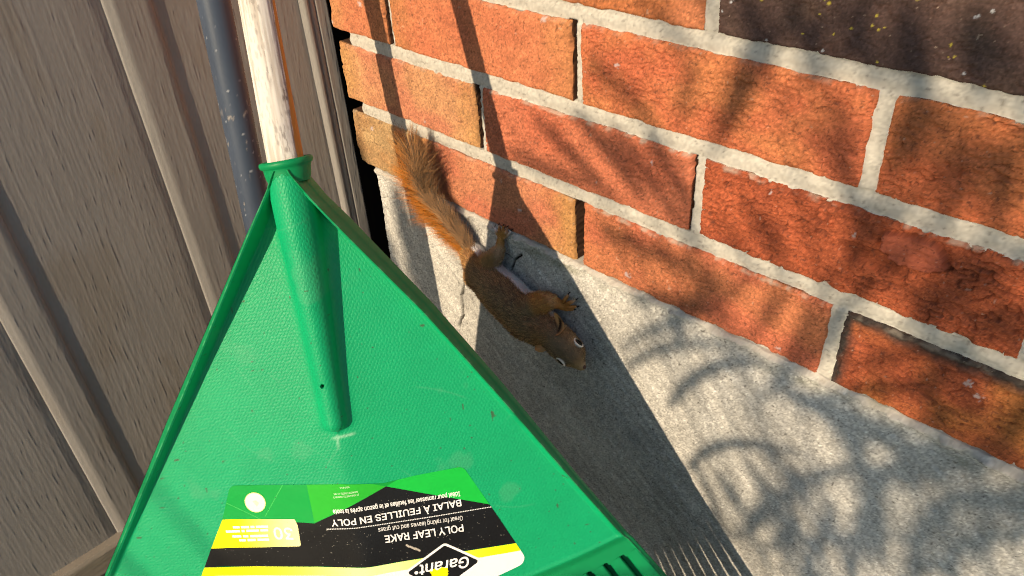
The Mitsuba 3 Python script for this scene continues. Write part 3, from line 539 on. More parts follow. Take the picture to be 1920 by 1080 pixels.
# ---------------------------------------------------------------- steel pole behind the rake
def pole():
    p0, d = np.array([0.0701, -0.2000, 0.2769]), np.array([0.0147, -0.0149, -0.1156]); d = d / np.linalg.norm(d)
    tt = np.concatenate([np.arange(-0.75, -0.06, 0.03), np.arange(-0.06, 0.30, 0.0016), np.arange(0.30, 0.755, 0.03)])
    a = np.cross(d, (0, 1, 0)); a /= np.linalg.norm(a); b = np.cross(d, a); seg = 80; th = np.arange(seg) / seg * 2 * math.pi
    TT, TH = np.meshgrid(tt, th, indexing='ij'); R = 0.0148 - 0.0 * TT
    v = p0 + TT[..., None] * d + (R * np.cos(TH))[..., None] * a + (R * np.sin(TH))[..., None] * b
    X = np.cos(TH) * 0.0148; Y = np.sin(TH) * 0.0148
    col = np.broadcast_to(np.array((0.050, 0.066, 0.100)), TH.shape + (3,)) * (0.85 + 0.3 * fbm(n3(X * 60, Y * 60, TT * 20), 3, 130))[..., None]
    scr = ss(0.016, 0.0, np.abs(fbm(n3(X * 90, Y * 90, TT * 12), 3, 131) - 0.5)) * ss(0.56, 0.72, fbm(n3(X * 120, Y * 120, TT * 60), 3, 132))
    col = mixc(col, np.array((0.42, 0.37, 0.31)), scr * 0.6)
    dot = ss(0.90, 0.95, noise(n3(X * 420, Y * 420, TT * 380), 133)); col = mixc(col, np.array((0.40, 0.42, 0.45)), dot * 0.7)
    n, m = TH.shape; i = np.arange(n * m).reshape(n, m); nx = np.roll(i, -1, 1)
    f = np.vstack([np.stack([i[:-1], i[1:], nx[1:]], -1).reshape(-1, 3), np.stack([i[:-1], nx[1:], nx[:-1]], -1).reshape(-1, 3)])
    return (v.reshape(-1, 3), f), col.reshape(-1, 3)
m_, c_ = pole(); put('metal_pole', m_, 'mat_paint', smooth=True, color=c_)
tag('metal_pole', 'scratched blue grey metal pole leaning between the siding and the rake handle', 'pole')
# ---------------------------------------------------------------- the squirrel, head down on the foundation; wall points are (x, height off the wall, z)
def wp(q): return np.array([q[0], -q[1], q[2]])
def ball(c, r, seg=20):
    s_ = m3.Manifold.sphere(r, seg); return s_.translate(list(map(float, c)))
def bone(a, ra, b, rb): return m3.Manifold.batch_hull([ball(a, ra), ball(b, rb)])
SK = {'rump': ((0.1795,0.0160,-0.0475), 0.0135), 'hip': ((0.2027,0.0200,-0.0616), 0.0200), 'loin': ((0.2217,0.0230,-0.0668), 0.0222), 'mid': ((0.2394,0.0250,-0.0713), 0.0236), 'rib': ((0.2547,0.0250,-0.0779), 0.0238), 'chest': ((0.2714,0.0250,-0.0867), 0.0232), 'neck': ((0.2983,0.0260,-0.0886), 0.0205),
      'poll': ((0.3208,0.0300,-0.0859), 0.0172), 'crown': ((0.3333,0.0290,-0.0921), 0.0178), 'brow': ((0.3431,0.0260,-0.1001), 0.0164), 'muzzle': ((0.3496,0.0220,-0.1122), 0.0088), 'nose': ((0.3550,0.0210,-0.1176), 0.0056), 'chin': ((0.3429,0.0180,-0.1202), 0.0060),
      'thigh': ((0.2073,0.0160,-0.0479), 0.0130), 'knee': ((0.2206,0.0140,-0.0283), 0.0078), 'hock': ((0.2224,0.0100,-0.0222), 0.0058), 'foot': ((0.2212,0.0060,-0.0102), 0.0040),
      'shoulder': ((0.2891,0.0220,-0.0644), 0.0150), 'elbow': ((0.3026,0.0150,-0.0560), 0.0088), 'wrist': ((0.3122,0.0090,-0.0591), 0.0056), 'palm': ((0.3158,0.0060,-0.0620), 0.0050),
      'thigh2': ((0.1726,0.0120,-0.0839), 0.0110), 'foot2': ((0.1562,0.0040,-0.0832), 0.0040), 'shoulder2': ((0.2593,0.0120,-0.1213), 0.0120), 'wrist2': ((0.2731,0.0060,-0.1357), 0.0050), 'palm2': ((0.2798,0.0040,-0.1400), 0.0042)}
SK = {k: (wp(c), r) for k, (c, r) in SK.items()}
parts_ = [bone(*SK[a], *SK[b]) for a, b in (('rump', 'hip'), ('hip', 'loin'), ('loin', 'mid'), ('mid', 'rib'), ('rib', 'chest'), ('chest', 'neck'), ('neck', 'poll'), ('poll', 'crown'), ('crown', 'brow'), ('brow', 'muzzle'), ('muzzle', 'nose'), ('brow', 'chin'), ('chin', 'nose'),
          ('hip', 'thigh'), ('thigh', 'knee'), ('knee', 'hock'), ('hock', 'foot'), ('chest', 'shoulder'), ('shoulder', 'elbow'), ('elbow', 'wrist'), ('wrist', 'palm'), ('thigh2', 'foot2'), ('hip', 'thigh2'), ('chest', 'shoulder2'), ('shoulder2', 'wrist2'), ('wrist2', 'palm2'))]
FING = [[(0.3135,0.0060,-0.0609), (0.3193,0.0070,-0.0509), (0.3206,0.0030,-0.0460)], [(0.3175,0.0060,-0.0597), (0.3268,0.0075,-0.0514), (0.3306,0.0030,-0.0485)], [(0.3174,0.0060,-0.0620), (0.3267,0.0075,-0.0573), (0.3321,0.0030,-0.0565)], [(0.3158,0.0060,-0.0643), (0.3230,0.0070,-0.0624), (0.3274,0.0030,-0.0625)]]
TOES = [[(0.2203,0.0060,-0.0105), (0.2154,0.0060,-0.0060), (0.2100,0.0030,-0.0030)], [(0.2213,0.0060,-0.0094), (0.2218,0.0075,-0.0006), (0.2167,0.0030,0.0024)], [(0.2222,0.0060,-0.0091), (0.2272,0.0075,0.0015), (0.2238,0.0030,0.0044)], [(0.2230,0.0060,-0.0095), (0.2315,0.0075,0.0017), (0.2298,0.0030,0.0046)], [(0.2238,0.0060,-0.0106), (0.2323,0.0060,-0.0022), (0.2348,0.0030,0.0023)]]
claws = []
for fs_, r_ in ((FING, 0.0021), (TOES, 0.0019)):
    for a, b, c in fs_:
        a, b, c = wp(a), wp(b), wp(c)
        parts_ += [bone(a, r_ * 1.15, b, r_), bone(b, r_, c, r_ * 0.75)]
        dn_ = (c - b) / np.linalg.norm(c - b)
        claws.append(tube([c, c + dn_ * 0.0022 + (0, -0.0006, 0), c + dn_ * 0.0045 + (0, 0.0012, 0)], [0.0010, 0.0008, 0.0001], 8))
man = m3.Manifold.batch_boolean(parts_, m3.OpType.Add).refine_to_length(0.0020)
mm = man.to_mesh(); body = trimesh.Trimesh(mm.vert_properties[:, :3], mm.tri_verts, process=True)
def smooth_body(b):
    v0 = b.vertices.copy(); thin = np.zeros(len(v0))
    for k in ('palm', 'foot', 'palm2', 'foot2'): thin = np.maximum(thin, ss(0.020, 0.010, np.linalg.norm(v0 - SK[k][0], axis=1)))
    s_ = trimesh.smoothing.filter_taubin(b.copy(), lamb=0.6, nu=0.53, iterations=60); few = trimesh.smoothing.filter_taubin(b.copy(), lamb=0.5, nu=0.53, iterations=6)
    b.vertices = np.asarray(few.vertices) * thin[:, None] + np.asarray(s_.vertices) * (1 - thin[:, None])
    return b
body = smooth_body(body)
SPN = np.array([SK[k][0] for k in ('rump', 'hip', 'loin', 'mid', 'rib', 'chest', 'neck', 'poll', 'crown', 'brow', 'muzzle', 'nose')])
SPD = np.concatenate([[0], np.cumsum(np.linalg.norm(np.diff(SPN, axis=0), axis=1))])
def along(p):
    """(position along the spine in metres, flow direction towards the tail, sideways: + is the camera's right/upper flank)"""
    best, bs, bd = np.full(len(p), 9.0), np.zeros(len(p)), np.zeros((len(p), 3)); q_ = np.zeros((len(p), 3))
    for i in range(len(SPN) - 1):
        a, b = SPN[i], SPN[i + 1]; ab = b - a; t = np.clip((p - a) @ ab / (ab @ ab), 0, 1); q = a + t[:, None] * ab; d = np.linalg.norm(p - q, axis=1)
        m = d < best; best[m] = d[m]; bs[m] = SPD[i] + t[m] * np.linalg.norm(ab); bd[m] = -ab / np.linalg.norm(ab); q_[m] = q[m]
    side = np.cross(bd, (0, -1.0, 0)); lat = ((p - q_) * side).sum(1)
    return bs, bd, lat, best
LIMB = [('thigh', 'knee'), ('knee', 'hock'), ('hock', 'foot'), ('shoulder', 'elbow'), ('elbow', 'wrist'), ('wrist', 'palm'), ('thigh2', 'foot2'), ('shoulder2', 'wrist2'), ('wrist2', 'palm2')]
def near(p, pairs):
    d_, dirs = np.full(len(p), 9.0), np.zeros((len(p), 3))
    for a, b in pairs:
        (a_, ra), (b_, rb) = SK[a], SK[b]; ab = b_ - a_; t = np.clip((p - a_) @ ab / (ab @ ab), 0, 1)
        d = np.linalg.norm(p - a_ - t[:, None] * ab, axis=1) - (ra + (rb - ra) * t); m = d < d_; d_[m] = d[m]; dirs[m] = ab / np.linalg.norm(ab)
    return d_, dirs
def onskin(q, inset=0.0):
    c, _, t = trimesh.proximity.closest_point(body, q[None]); return c[0] - np.asarray(body.face_normals)[t[0]] * inset
EYE_R, EYE_L = onskin(wp((0.3507,0.0212,-0.0867)), 0.0006), onskin(wp((0.3429,0.0410,-0.1044)), 0.0008)
EAR_R, EAR_L = wp((0.3217,0.0260,-0.0706)), wp((0.3189,0.0420,-0.0887))
NOSE = onskin(wp((0.3601,0.0215,-0.1159)), 0.0006)
def coat(p, nrm):
    bs, flow, lat, dist = along(p); h = -p[:, 1]
    L_ = SPD[-1]
    olive, red_, oran, white, dark = np.array((0.31, 0.205, 0.110)), np.array((0.38, 0.175, 0.066)), np.array((0.52, 0.235, 0.06)), np.array((0.86, 0.85, 0.86)), np.array((0.055, 0.040, 0.026))
    c = mixc(olive, red_, 0.55 * np.exp(-((lat + 0.010) / 0.010) ** 2) * ss(SPD[7], SPD[4], bs))
    c = mixc(c, red_ * 1.15, ss(SPD[1] + 0.004, SPD[0], bs) * 0.8)
    c = mixc(c, np.array((0.265, 0.180, 0.104)), ss(SPD[6], SPD[8], bs) * 0.9)
    c = mixc(c, oran * 0.85, 0.5 * np.exp(-(((bs - SPD[7] + 0.004) / 0.008) ** 2)) * ss(0.0, -0.012, np.abs(lat) - 0.016 + 0.0))
    c = mixc(c, np.array((0.40, 0.27, 0.14)), ss(SPD[9], SPD[10], bs))
    belly = ss(0.0012, -0.0008, h - 0.0125 - 0.0085 * ss(0.004, 0.016, lat) + (noise(p * 350, 3) - 0.5) * 0.003) * ss(SPD[8], SPD[6], bs)
    dl, _ = near(p, LIMB)
    c = mixc(c, white, belly)
    hb, _ = near(p, LIMB[3:6]); arm = ss(0.0050, 0.0015, hb) * ss(0.012, 0.002, np.linalg.norm(p - SK['elbow'][0], axis=1) - 0.016); c = mixc(c, oran, arm * 0.9)
    lb, _ = near(p, LIMB[:3]); leg = ss(0.0045, 0.0020, lb); c = mixc(c, olive * (1.3, 1.1, 0.8), leg * 0.9)
    ft = np.minimum(np.linalg.norm(p - SK['foot'][0], axis=1), np.linalg.norm(p - wp((0.2254,0.0050,-0.0004)), axis=1)); c = mixc(c, np.array((0.40, 0.20, 0.055)), ss(0.014, 0.006, ft))
    pw_ = np.linalg.norm(p - wp((0.3213,0.0050,-0.0584)), axis=1); c = mixc(c, np.array((0.40, 0.175, 0.042)), ss(0.018, 0.010, pw_))
    ck = np.linalg.norm(p - wp((0.3244,0.0200,-0.0616)), axis=1); c = mixc(c, white * 0.9, ss(0.011, 0.006, ck) * ss(0.026, 0.022, h))
    it = np.linalg.norm(p - wp((0.1859,0.0100,-0.0425)), axis=1); c = mixc(c, white, ss(0.016, 0.009, it) * ss(0.019, 0.015, h) * ss(0.0045, 0.007, near(p, LIMB[:3])[0]))
    mz = np.linalg.norm(p - wp((0.3535,0.0210,-0.1138)), axis=1); c = mixc(c, np.array((0.60, 0.42, 0.28)), ss(0.0075, 0.0035, mz))
    for e_, sd in ((EYE_R, 1), (EYE_L, -1)):
        d = np.linalg.norm(p - e_, axis=1); c = mixc(c, np.array((0.74, 0.70, 0.64)), ss(0.0062, 0.0052, d) * 0.8)
    return c
bc = coat(np.asarray(body.vertices), np.asarray(body.vertex_normals))
put('squirrel', body, 'mat_fur', smooth=True, color=np.clip(bc * 0.8, 0.01, 0.8))
tag('squirrel', 'brown squirrel with orange bushy tail clinging head down to the foundation wall', 'squirrel')
def hairs(root, dirn, length, width, col0, col1, nrm, bend, segs=2, seed=1):
    """thin tapering blades: root, direction, bend vector, colour at root and tip"""
    r_ = np.random.default_rng(seed); n = len(root)
    sd = np.cross(dirn, r_.normal(size=(n, 3))); sd /= np.linalg.norm(sd, axis=1, keepdims=True)
    vs, cs, ns = [], [], []
    for k in range(segs + 1):
        t = k / segs; p = root + dirn * (length * t)[:, None] + bend * (t * t)[:, None] if np.ndim(t) else root + dirn * (length * t)[:, None] + bend * (t * t)
        w = width * (1 - t) ** 0.7 if k else width
        c = col0 * (1 - t) + col1 * t
        nn = nrm + dirn * 0.15
        nn = nn / np.linalg.norm(nn, axis=1, keepdims=True)
        if k < segs:
            vs += [p - sd * w[:, None] / 2, p + sd * w[:, None] / 2]; cs += [c, c]; ns += [nn, nn]
        else: vs.append(p); cs.append(c); ns.append(nn)
    m = len(vs); V = np.stack(vs, 1).reshape(-1, 3); C = np.stack(cs, 1).reshape(-1, 3); N = np.stack(ns, 1).reshape(-1, 3)
    b = (np.arange(n) * m)[:, None]; f = []
    for k in range(segs - 1): f += [b + [2 * k, 2 * k + 1, 2 * k + 3], b + [2 * k, 2 * k + 3, 2 * k + 2]]
    f.append(b + [2 * segs - 2, 2 * segs - 1, 2 * segs])
    return V, np.vstack(f), C, N
def fur():
    n = 46000
    pts, fi = trimesh.sample.sample_surface(body, n, seed=11)[:2]; nrm = np.asarray(body.face_normals)[fi]
    bs, flow, lat, dist = along(pts); dl, ldir = near(pts, LIMB)
    isl = ss(0.003, -0.001, dl); h = -pts[:, 1]
    flow = flow * (1 - isl[:, None]) + ldir * isl[:, None]
    L_ = np.full(n, 0.0070); L_ = L_ * (1 - 0.50 * ss(SPD[6], SPD[8], bs)); L_ = L_ * (1 - 0.45 * isl); L_ = L_ * (1 - 0.5 * ss(SPD[9], SPD[11], bs))
    hands = np.min([np.linalg.norm(pts - q, axis=1) for q in (SK['foot'][0], wp((0.2254,0.0050,-0.0004)), wp((0.3213,0.0050,-0.0584)), SK['palm'][0])], axis=0)
    L_ = np.where(hands < 0.014, 0.0014, L_)
    for e_ in (EYE_R, EYE_L):
        L_ = np.where(np.linalg.norm(pts - e_, axis=1) < 0.0068, 0.0006, L_)
    L_ = np.where(np.linalg.norm(pts - NOSE, axis=1) < 0.006, 0.0008, L_)
    r_ = np.random.default_rng(3); L_ = L_ * r_.uniform(0.65, 1.15, n)
    fl = flow - nrm * (flow * nrm).sum(1)[:, None]; fl /= np.linalg.norm(fl, axis=1, keepdims=True) + 1e-9
    lift = r_.uniform(0.30, 0.62, n)[:, None]
    d = fl * (1 - lift) + nrm * lift + r_.normal(size=(n, 3)) * 0.14; d /= np.linalg.norm(d, axis=1, keepdims=True)
    c = coat(pts, nrm); k = r_.random(n); band = np.where(k < 0.42, 0.35, np.where(k < 0.72, 1.05, 2.5))[:, None]
    lum = c.mean(1)[:, None]; cl = noise(pts * 820, 31)[:, None]; band = np.where(np.abs(k[:, None] - cl) < 0.3, np.where(cl < 0.42, 0.30, np.where(cl < 0.66, 1.0, 2.4)), band[:, None] if band.ndim == 1 else band); nj = nrm + r_.normal(size=(n, 3)) * 0.28; nj /= np.linalg.norm(nj, axis=1, keepdims=True)
    band = np.where(lum > 0.35, 0.85 + 0.3 * r_.random((n, 1)), band)
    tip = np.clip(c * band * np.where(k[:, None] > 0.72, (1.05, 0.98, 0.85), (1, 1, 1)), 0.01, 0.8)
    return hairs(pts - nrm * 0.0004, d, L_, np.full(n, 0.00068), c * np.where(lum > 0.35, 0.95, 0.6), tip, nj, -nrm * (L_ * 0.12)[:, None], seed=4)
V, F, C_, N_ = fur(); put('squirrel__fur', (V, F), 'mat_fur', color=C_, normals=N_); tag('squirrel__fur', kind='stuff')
# tail: a slim core carrying long hairs in a flat brush
TL = np.array([wp(q) for q in ((0.1785,0.0150,-0.0469), (0.1671,0.0170,-0.0346), (0.1536,0.0190,-0.0232), (0.1386,0.0210,-0.0094), (0.1231,0.0230,0.0013), (0.1126,0.0250,0.0131), (0.1092,0.0280,0.0283), (0.1068,0.0290,0.0407), (0.1050,0.0290,0.0561), (0.1016,0.0280,0.0697))])
TD = np.concatenate([[0], np.cumsum(np.linalg.norm(np.diff(TL, axis=0), axis=1))])
def tl(s_): return np.stack([np.interp(s_, TD, TL[:, k]) for k in range(3)], -1)
sc_ = np.linspace(0, TD[-1], 40); core = tube(tl(sc_), np.interp(sc_, [0, 0.02, TD[-1]], [0.0085, 0.0045, 0.0018]), 12)
put('squirrel__tail', core, 'mat_fur', smooth=True, color=np.broadcast_to((0.20, 0.13, 0.07), (len(core[0]), 3)))
def tailhair():
    r_ = np.random.default_rng(8); n = 12500
    s_ = TD[-1] * r_.random(n) ** 1.1; e = 0.003
    ax = tl(np.clip(s_ + e, 0, TD[-1])) - tl(np.clip(s_ - e, 0, TD[-1])); ax /= np.linalg.norm(ax, axis=1, keepdims=True)
    out = np.array([0, -1.0, 0]); sd = np.cross(ax, out); sd /= np.linalg.norm(sd, axis=1, keepdims=True)      # sd: + is the viewer's right
    if (sd[0] @ np.array([1.0, 0, 0])) < 0: sd = -sd
    up = np.cross(sd, ax); up *= np.sign(up @ out)[:, None]
    phi = r_.uniform(-math.pi, math.pi, n); sidew = np.sign(np.sin(phi)) * np.abs(np.sin(phi)) ** (0.45 + 0.75 * ss(0.6, 0.95, s_ / TD[-1])); outw = np.cos(phi) * np.where(np.cos(phi) < 0, 0.4, 1)
    tnorm = s_ / TD[-1]; tipz = ss(0.74, 1.0, tnorm)
    rad = sd * sidew[:, None] * 1.35 + up * ((0.50 - 0.32 * tipz) * outw)[:, None]; rad /= np.linalg.norm(rad, axis=1, keepdims=True) + 1e-9
    alpha = r_.uniform(0.75, 1.32, n) * (1 - 0.45 * tipz); alpha = np.where(sidew > 0.1, alpha * 0.85, alpha)
    d = ax * np.cos(alpha)[:, None] + rad * np.sin(alpha)[:, None] + r_.normal(size=(n, 3)) * 0.09
    d[:, 1] = np.where((d[:, 1] > 0), d[:, 1] * 0.35, d[:, 1])
    d /= np.linalg.norm(d, axis=1, keepdims=True)
    far = (r_.random(n) < 0.09) & (tnorm > 0.45) & (sidew > 0)                # long loose hairs that fan out over the brick
    d = np.where(far[:, None], ax * 0.45 + sd * r_.uniform(0.7, 1.3, n)[:, None] + r_.normal(size=(n, 3)) * 0.16, d); d /= np.linalg.norm(d, axis=1, keepdims=True)
    ln = np.where(far, 1.45, 1.0) * np.interp(tnorm, [0, 0.12, 0.3, 0.6, 0.8, 1.0], [0.021, 0.029, 0.033, 0.036, 0.037, 0.036]) * r_.uniform(0.55, 1.1, n)
    left = ss(0.12, -0.12, sidew + 0.10 * r_.normal(size=n))
    k = r_.random(n)
    tan_ = np.array((0.23, 0.122, 0.052)); orange = np.array((0.47, 0.165, 0.022)); dk = np.array((0.060, 0.040, 0.026))
    c_r = np.where(k[:, None] < 0.45, dk * 1.2, tan_ * (1.0 + 0.7 * (k[:, None] - 0.45)))
    c_l = orange * np.where(k[:, None] < 0.25, 0.35, 0.7 + 0.6 * k[:, None])
    c = c_r * (1 - left[:, None]) + c_l * left[:, None]
    c_t = np.where(k[:, None] < 0.40, dk * 1.5, np.where(k[:, None] < 0.75, np.array((0.25, 0.105, 0.030)), np.array((0.36, 0.165, 0.050))))
    c = c * (1 - tipz[:, None]) + c_t * tipz[:, None]
    root = tl(s_) + rad * 0.0012
    root[:, 1] = np.minimum(root[:, 1], -0.002)
    bend = ax * (ln * 0.16)[:, None] + r_.normal(size=(n, 3)) * (ln * 0.07)[:, None]
    over = root[:, 1] + d[:, 1] * ln + bend[:, 1]; bend[:, 1] -= np.clip(over + 0.0015, 0, None)
    nn = up * 0.75 + rad * 0.55; nn /= np.linalg.norm(nn, axis=1, keepdims=True)
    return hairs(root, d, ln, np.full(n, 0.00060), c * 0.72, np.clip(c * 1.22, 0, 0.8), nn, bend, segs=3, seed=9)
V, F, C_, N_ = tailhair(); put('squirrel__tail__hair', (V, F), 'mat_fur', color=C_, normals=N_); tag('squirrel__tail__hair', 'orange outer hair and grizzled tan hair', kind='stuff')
# eyes, ears, nose, claws, whiskers
HF = (SPN[9] - SPN[7]) / np.linalg.norm(SPN[9] - SPN[7])
def ellipsoid(c, ax, sizes, sub=3):
    s_ = trimesh.creation.icosphere(subdivisions=sub); v = np.asarray(s_.vertices) * np.asarray(sizes)
    return v @ np.asarray(ax) + c, np.asarray(s_.faces)
for e_ in (EYE_R, EYE_L):
    out = e_ - SK['brow'][0] * 0.5 - SK['crown'][0] * 0.5; out -= HF * (out @ HF); out /= np.linalg.norm(out)
    a2 = np.cross(out, HF); RS = 1.0 if (a2 @ np.array([0, -1.0, 0])) > 0 else -1.0
    put('squirrel__eye', ellipsoid(e_ + out * 0.0002, [HF, a2, out], (0.0052, 0.0038, 0.0028)), 'mat_eye', smooth=True)
    ringp = [e_ + out * 0.0012 + HF * (0.0060 * math.cos(t)) + a2 * (0.0048 * math.sin(t)) for t in np.linspace(-0.25 * math.pi, 1.15 * math.pi, 25) * RS]
    rg = tube(ringp, 0.0003 + 0.0008 * np.sin(np.linspace(0, math.pi, 25)) ** 0.7, 8, False); put('squirrel__eye_ring', rg, 'mat_fur', smooth=True, color=np.broadcast_to((0.80, 0.74, 0.66), (len(rg[0]), 3)))
def ear(c, axis, fr, size):
    """a rounded cup: axis towards the tip, side across, opening facing forward"""
    axis = axis / np.linalg.norm(axis); fr = fr - axis * (fr @ axis); fr /= np.linalg.norm(fr); side = np.cross(fr, axis)
    a, b = np.meshgrid(np.linspace(-1, 1, 17), np.linspace(0, 1, 15), indexing='ij')
    wd = np.sqrt(np.clip(1 - ((b - 0.35) / 0.66) ** 2, 0.0, 1)) * 0.62
    P_ = c + size * (side * (a * wd)[..., None] + axis * b[..., None] + fr * (0.42 * (a * a) * wd - 0.10 * b * b)[..., None])
    th_ = 0.0006
    v1 = P_.reshape(-1, 3); v2 = (P_ - fr * th_).reshape(-1, 3); f = gridfaces(17, 15)
    col = np.concatenate([mixc(np.array((0.022, 0.014, 0.010)), np.array((0.56, 0.31, 0.13)), np.maximum(ss(0.6, 0.95, np.maximum(np.abs(a), b)), ss(0.52, 0.36, b)).reshape(-1)), np.broadcast_to((0.46, 0.23, 0.085), (len(v2), 3))])
    return (np.vstack([v1, v2]), np.vstack([f, f[:, ::-1] + len(v1)])), col
hs = np.cross(HF, (0, -1.0, 0)); hs /= np.linalg.norm(hs)
if hs @ (EAR_R - EAR_L) < 0: hs = -hs
for c_e, sg in ((EAR_R, 1), (EAR_L, -1)):
    m_, c_ = ear(c_e, hs * sg * (0.70 if sg > 0 else 0.45) + np.array([0, -0.42 if sg > 0 else -0.50, 0]) + HF * (0.55 if sg > 0 else 0.1), (hs * 0.35 - HF * 0.25 + np.array([0, -0.85, 0])) if sg > 0 else (hs * sg * 0.5 + HF * 0.55 + np.array([0, 0.55, 0])), 0.0205 if sg > 0 else 0.0135)
    put('squirrel__ear', m_, 'mat_fur', smooth=True, color=c_)
nz_ = ellipsoid(NOSE + HF * 0.0006, [HF, hs, np.cross(HF, hs)], (0.0022, 0.0026, 0.0020)); put('squirrel__nose', nz_, 'mat_fur', smooth=True, color=np.broadcast_to((0.16, 0.085, 0.065), (len(nz_[0]), 3)))
for c in claws: put('squirrel__claw', c, 'mat_fur', smooth=True, color=np.broadcast_to((0.02, 0.016, 0.014), (len(c[0]), 3)))
wk = []
for sg in (1, -1):
    for i in range(7):
        b = SK['muzzle'][0] + hs * sg * 0.0062 + HF * 0.002 * (i % 3); d = hs * sg * (0.9 - 0.05 * i) + HF * (-0.2 + 0.13 * i) + np.array([0, -0.25 + 0.12 * (i % 4), 0]); d /= np.linalg.norm(d)
        wk.append(tube([b, b + d * 0.012, b + d * 0.024 - HF * 0.003], [0.00016, 0.00013, 0.00005], 4))
wk = join(wk); put('squirrel__whiskers', wk, 'mat_fur', color=np.broadcast_to((0.03, 0.025, 0.02), (len(wk[0]), 3))); tag('squirrel__whiskers', kind='stuff')

# ---------------------------------------------------------------- a shrub with long pinnate leaves standing sunward of the wall, behind the camera
FROND = [  # wall point its shade falls on at base and tip, bow, distance towards the sun, leaflet length
    ((0.80, 0.09), (0.46, 0.06), 0.03, 1.05, 0.11), ((0.86, 0.27), (0.58, 0.21), -0.02, 1.2, 0.11),
    ((0.92, 0.02), (0.66, 0.10), -0.03, 1.25, 0.11),
    ((0.90, -0.14), (0.64, -0.12), 0.02, 1.3, 0.11), ((0.70, -0.36), (0.52, -0.22), 0.02, 1.1, 0.09), ((0.95, 0.16), (0.70, 0.02), 0.02, 1.15, 0.11), ((0.92, -0.26), (0.66, -0.24), 0.02, 1.2, 0.10),
    ((0.98, 0.30), (0.74, 0.30), 0.02, 1.2, 0.11), ((0.60, 0.32), (0.44, 0.25), 0.02, 1.3, 0.08), ((0.035, -0.40), (0.03, -0.03), 0.01, 1.3, 0.035)]
SB = np.array([1.45, -2.1, ZG])
r_ = np.random.default_rng(21)
sh_l, sh_s, cl_ = [], [], []
for (b, t, bow, dist, ll) in FROND:
    dist = dist + (0.25 if b == (0.72, 0.19) else 1.0)
    p0, p1 = np.array([b[0], 0, b[1]]) + SUN * dist, np.array([t[0], 0, t[1]]) + SUN * (dist + r_.uniform(-0.1, 0.1))
    tt = np.linspace(0, 1, 26); ax = p1 - p0; ln = np.linalg.norm(ax); side = np.cross(ax / ln, SUN); side /= np.linalg.norm(side)
    pts = p0 + tt[:, None] * ax + (np.sin(tt * math.pi) * bow)[:, None] * side + (tt ** 2 * -0.02)[:, None] * np.array([0, 0, 1])
    sh_s.append(tube(pts, np.interp(tt, [0, 1], [0.0032, 0.0010]), 6))
    base = SB + np.array([0, 0, 0.10]); mid_ = (base + p0) / 2 + np.array([0.06, -0.05, 0.10])
    q = np.linspace(0, 1, 14)[:, None]; sh_s.append(tube((1 - q) ** 2 * base + 2 * q * (1 - q) * mid_ + q * q * p0, np.linspace(0.007, 0.0034, 14), 7))
    m = int(ln / 0.027)
    for i in range(m):
        f_ = (i + 0.5) / m; c = np.array([np.interp(f_, tt, pts[:, k]) for k in range(3)]); tan = ax / ln
        for sg in (-1, 1):
            if r_.random() < 0.22: continue
            L0 = ll * (0.55 + 0.75 * math.sin(math.pi * (0.15 + 0.8 * f_))) * r_.uniform(0.55, 1.2)
            dirn = side * sg * 0.9 + tan * r_.uniform(0.0, 0.8) + SUN * r_.uniform(-0.35, 0.35); dirn /= np.linalg.norm(dirn)
            wv = np.cross(dirn, SUN + r_.normal(size=3) * 0.35); wv /= np.linalg.norm(wv)
            s_ = np.linspace(0, 1, 7); wd = (0.0085 if dist < 1.6 else 0.0068) * np.sin(np.clip(s_ * 0.94 + 0.04, 0, 1) * math.pi) ** 0.8 * r_.uniform(0.8, 1.15)
            cur = c + (dirn * L0) * s_[:, None] + (tan * 0.25 * L0 - np.array([0, 0, 0.12 * L0])) * (s_ ** 2)[:, None]
            nrm_ = np.cross(dirn, wv)
            v = np.stack([cur - wv * wd[:, None], cur - nrm_ * (wd * 0.25)[:, None], cur + wv * wd[:, None]], 1).reshape(-1, 3)
            sh_l.append((v, gridfaces(7, 3))); cl_.append(np.tile(np.array((0.06, 0.12, 0.028)) * r_.uniform(0.7, 1.3), (len(v), 1)))
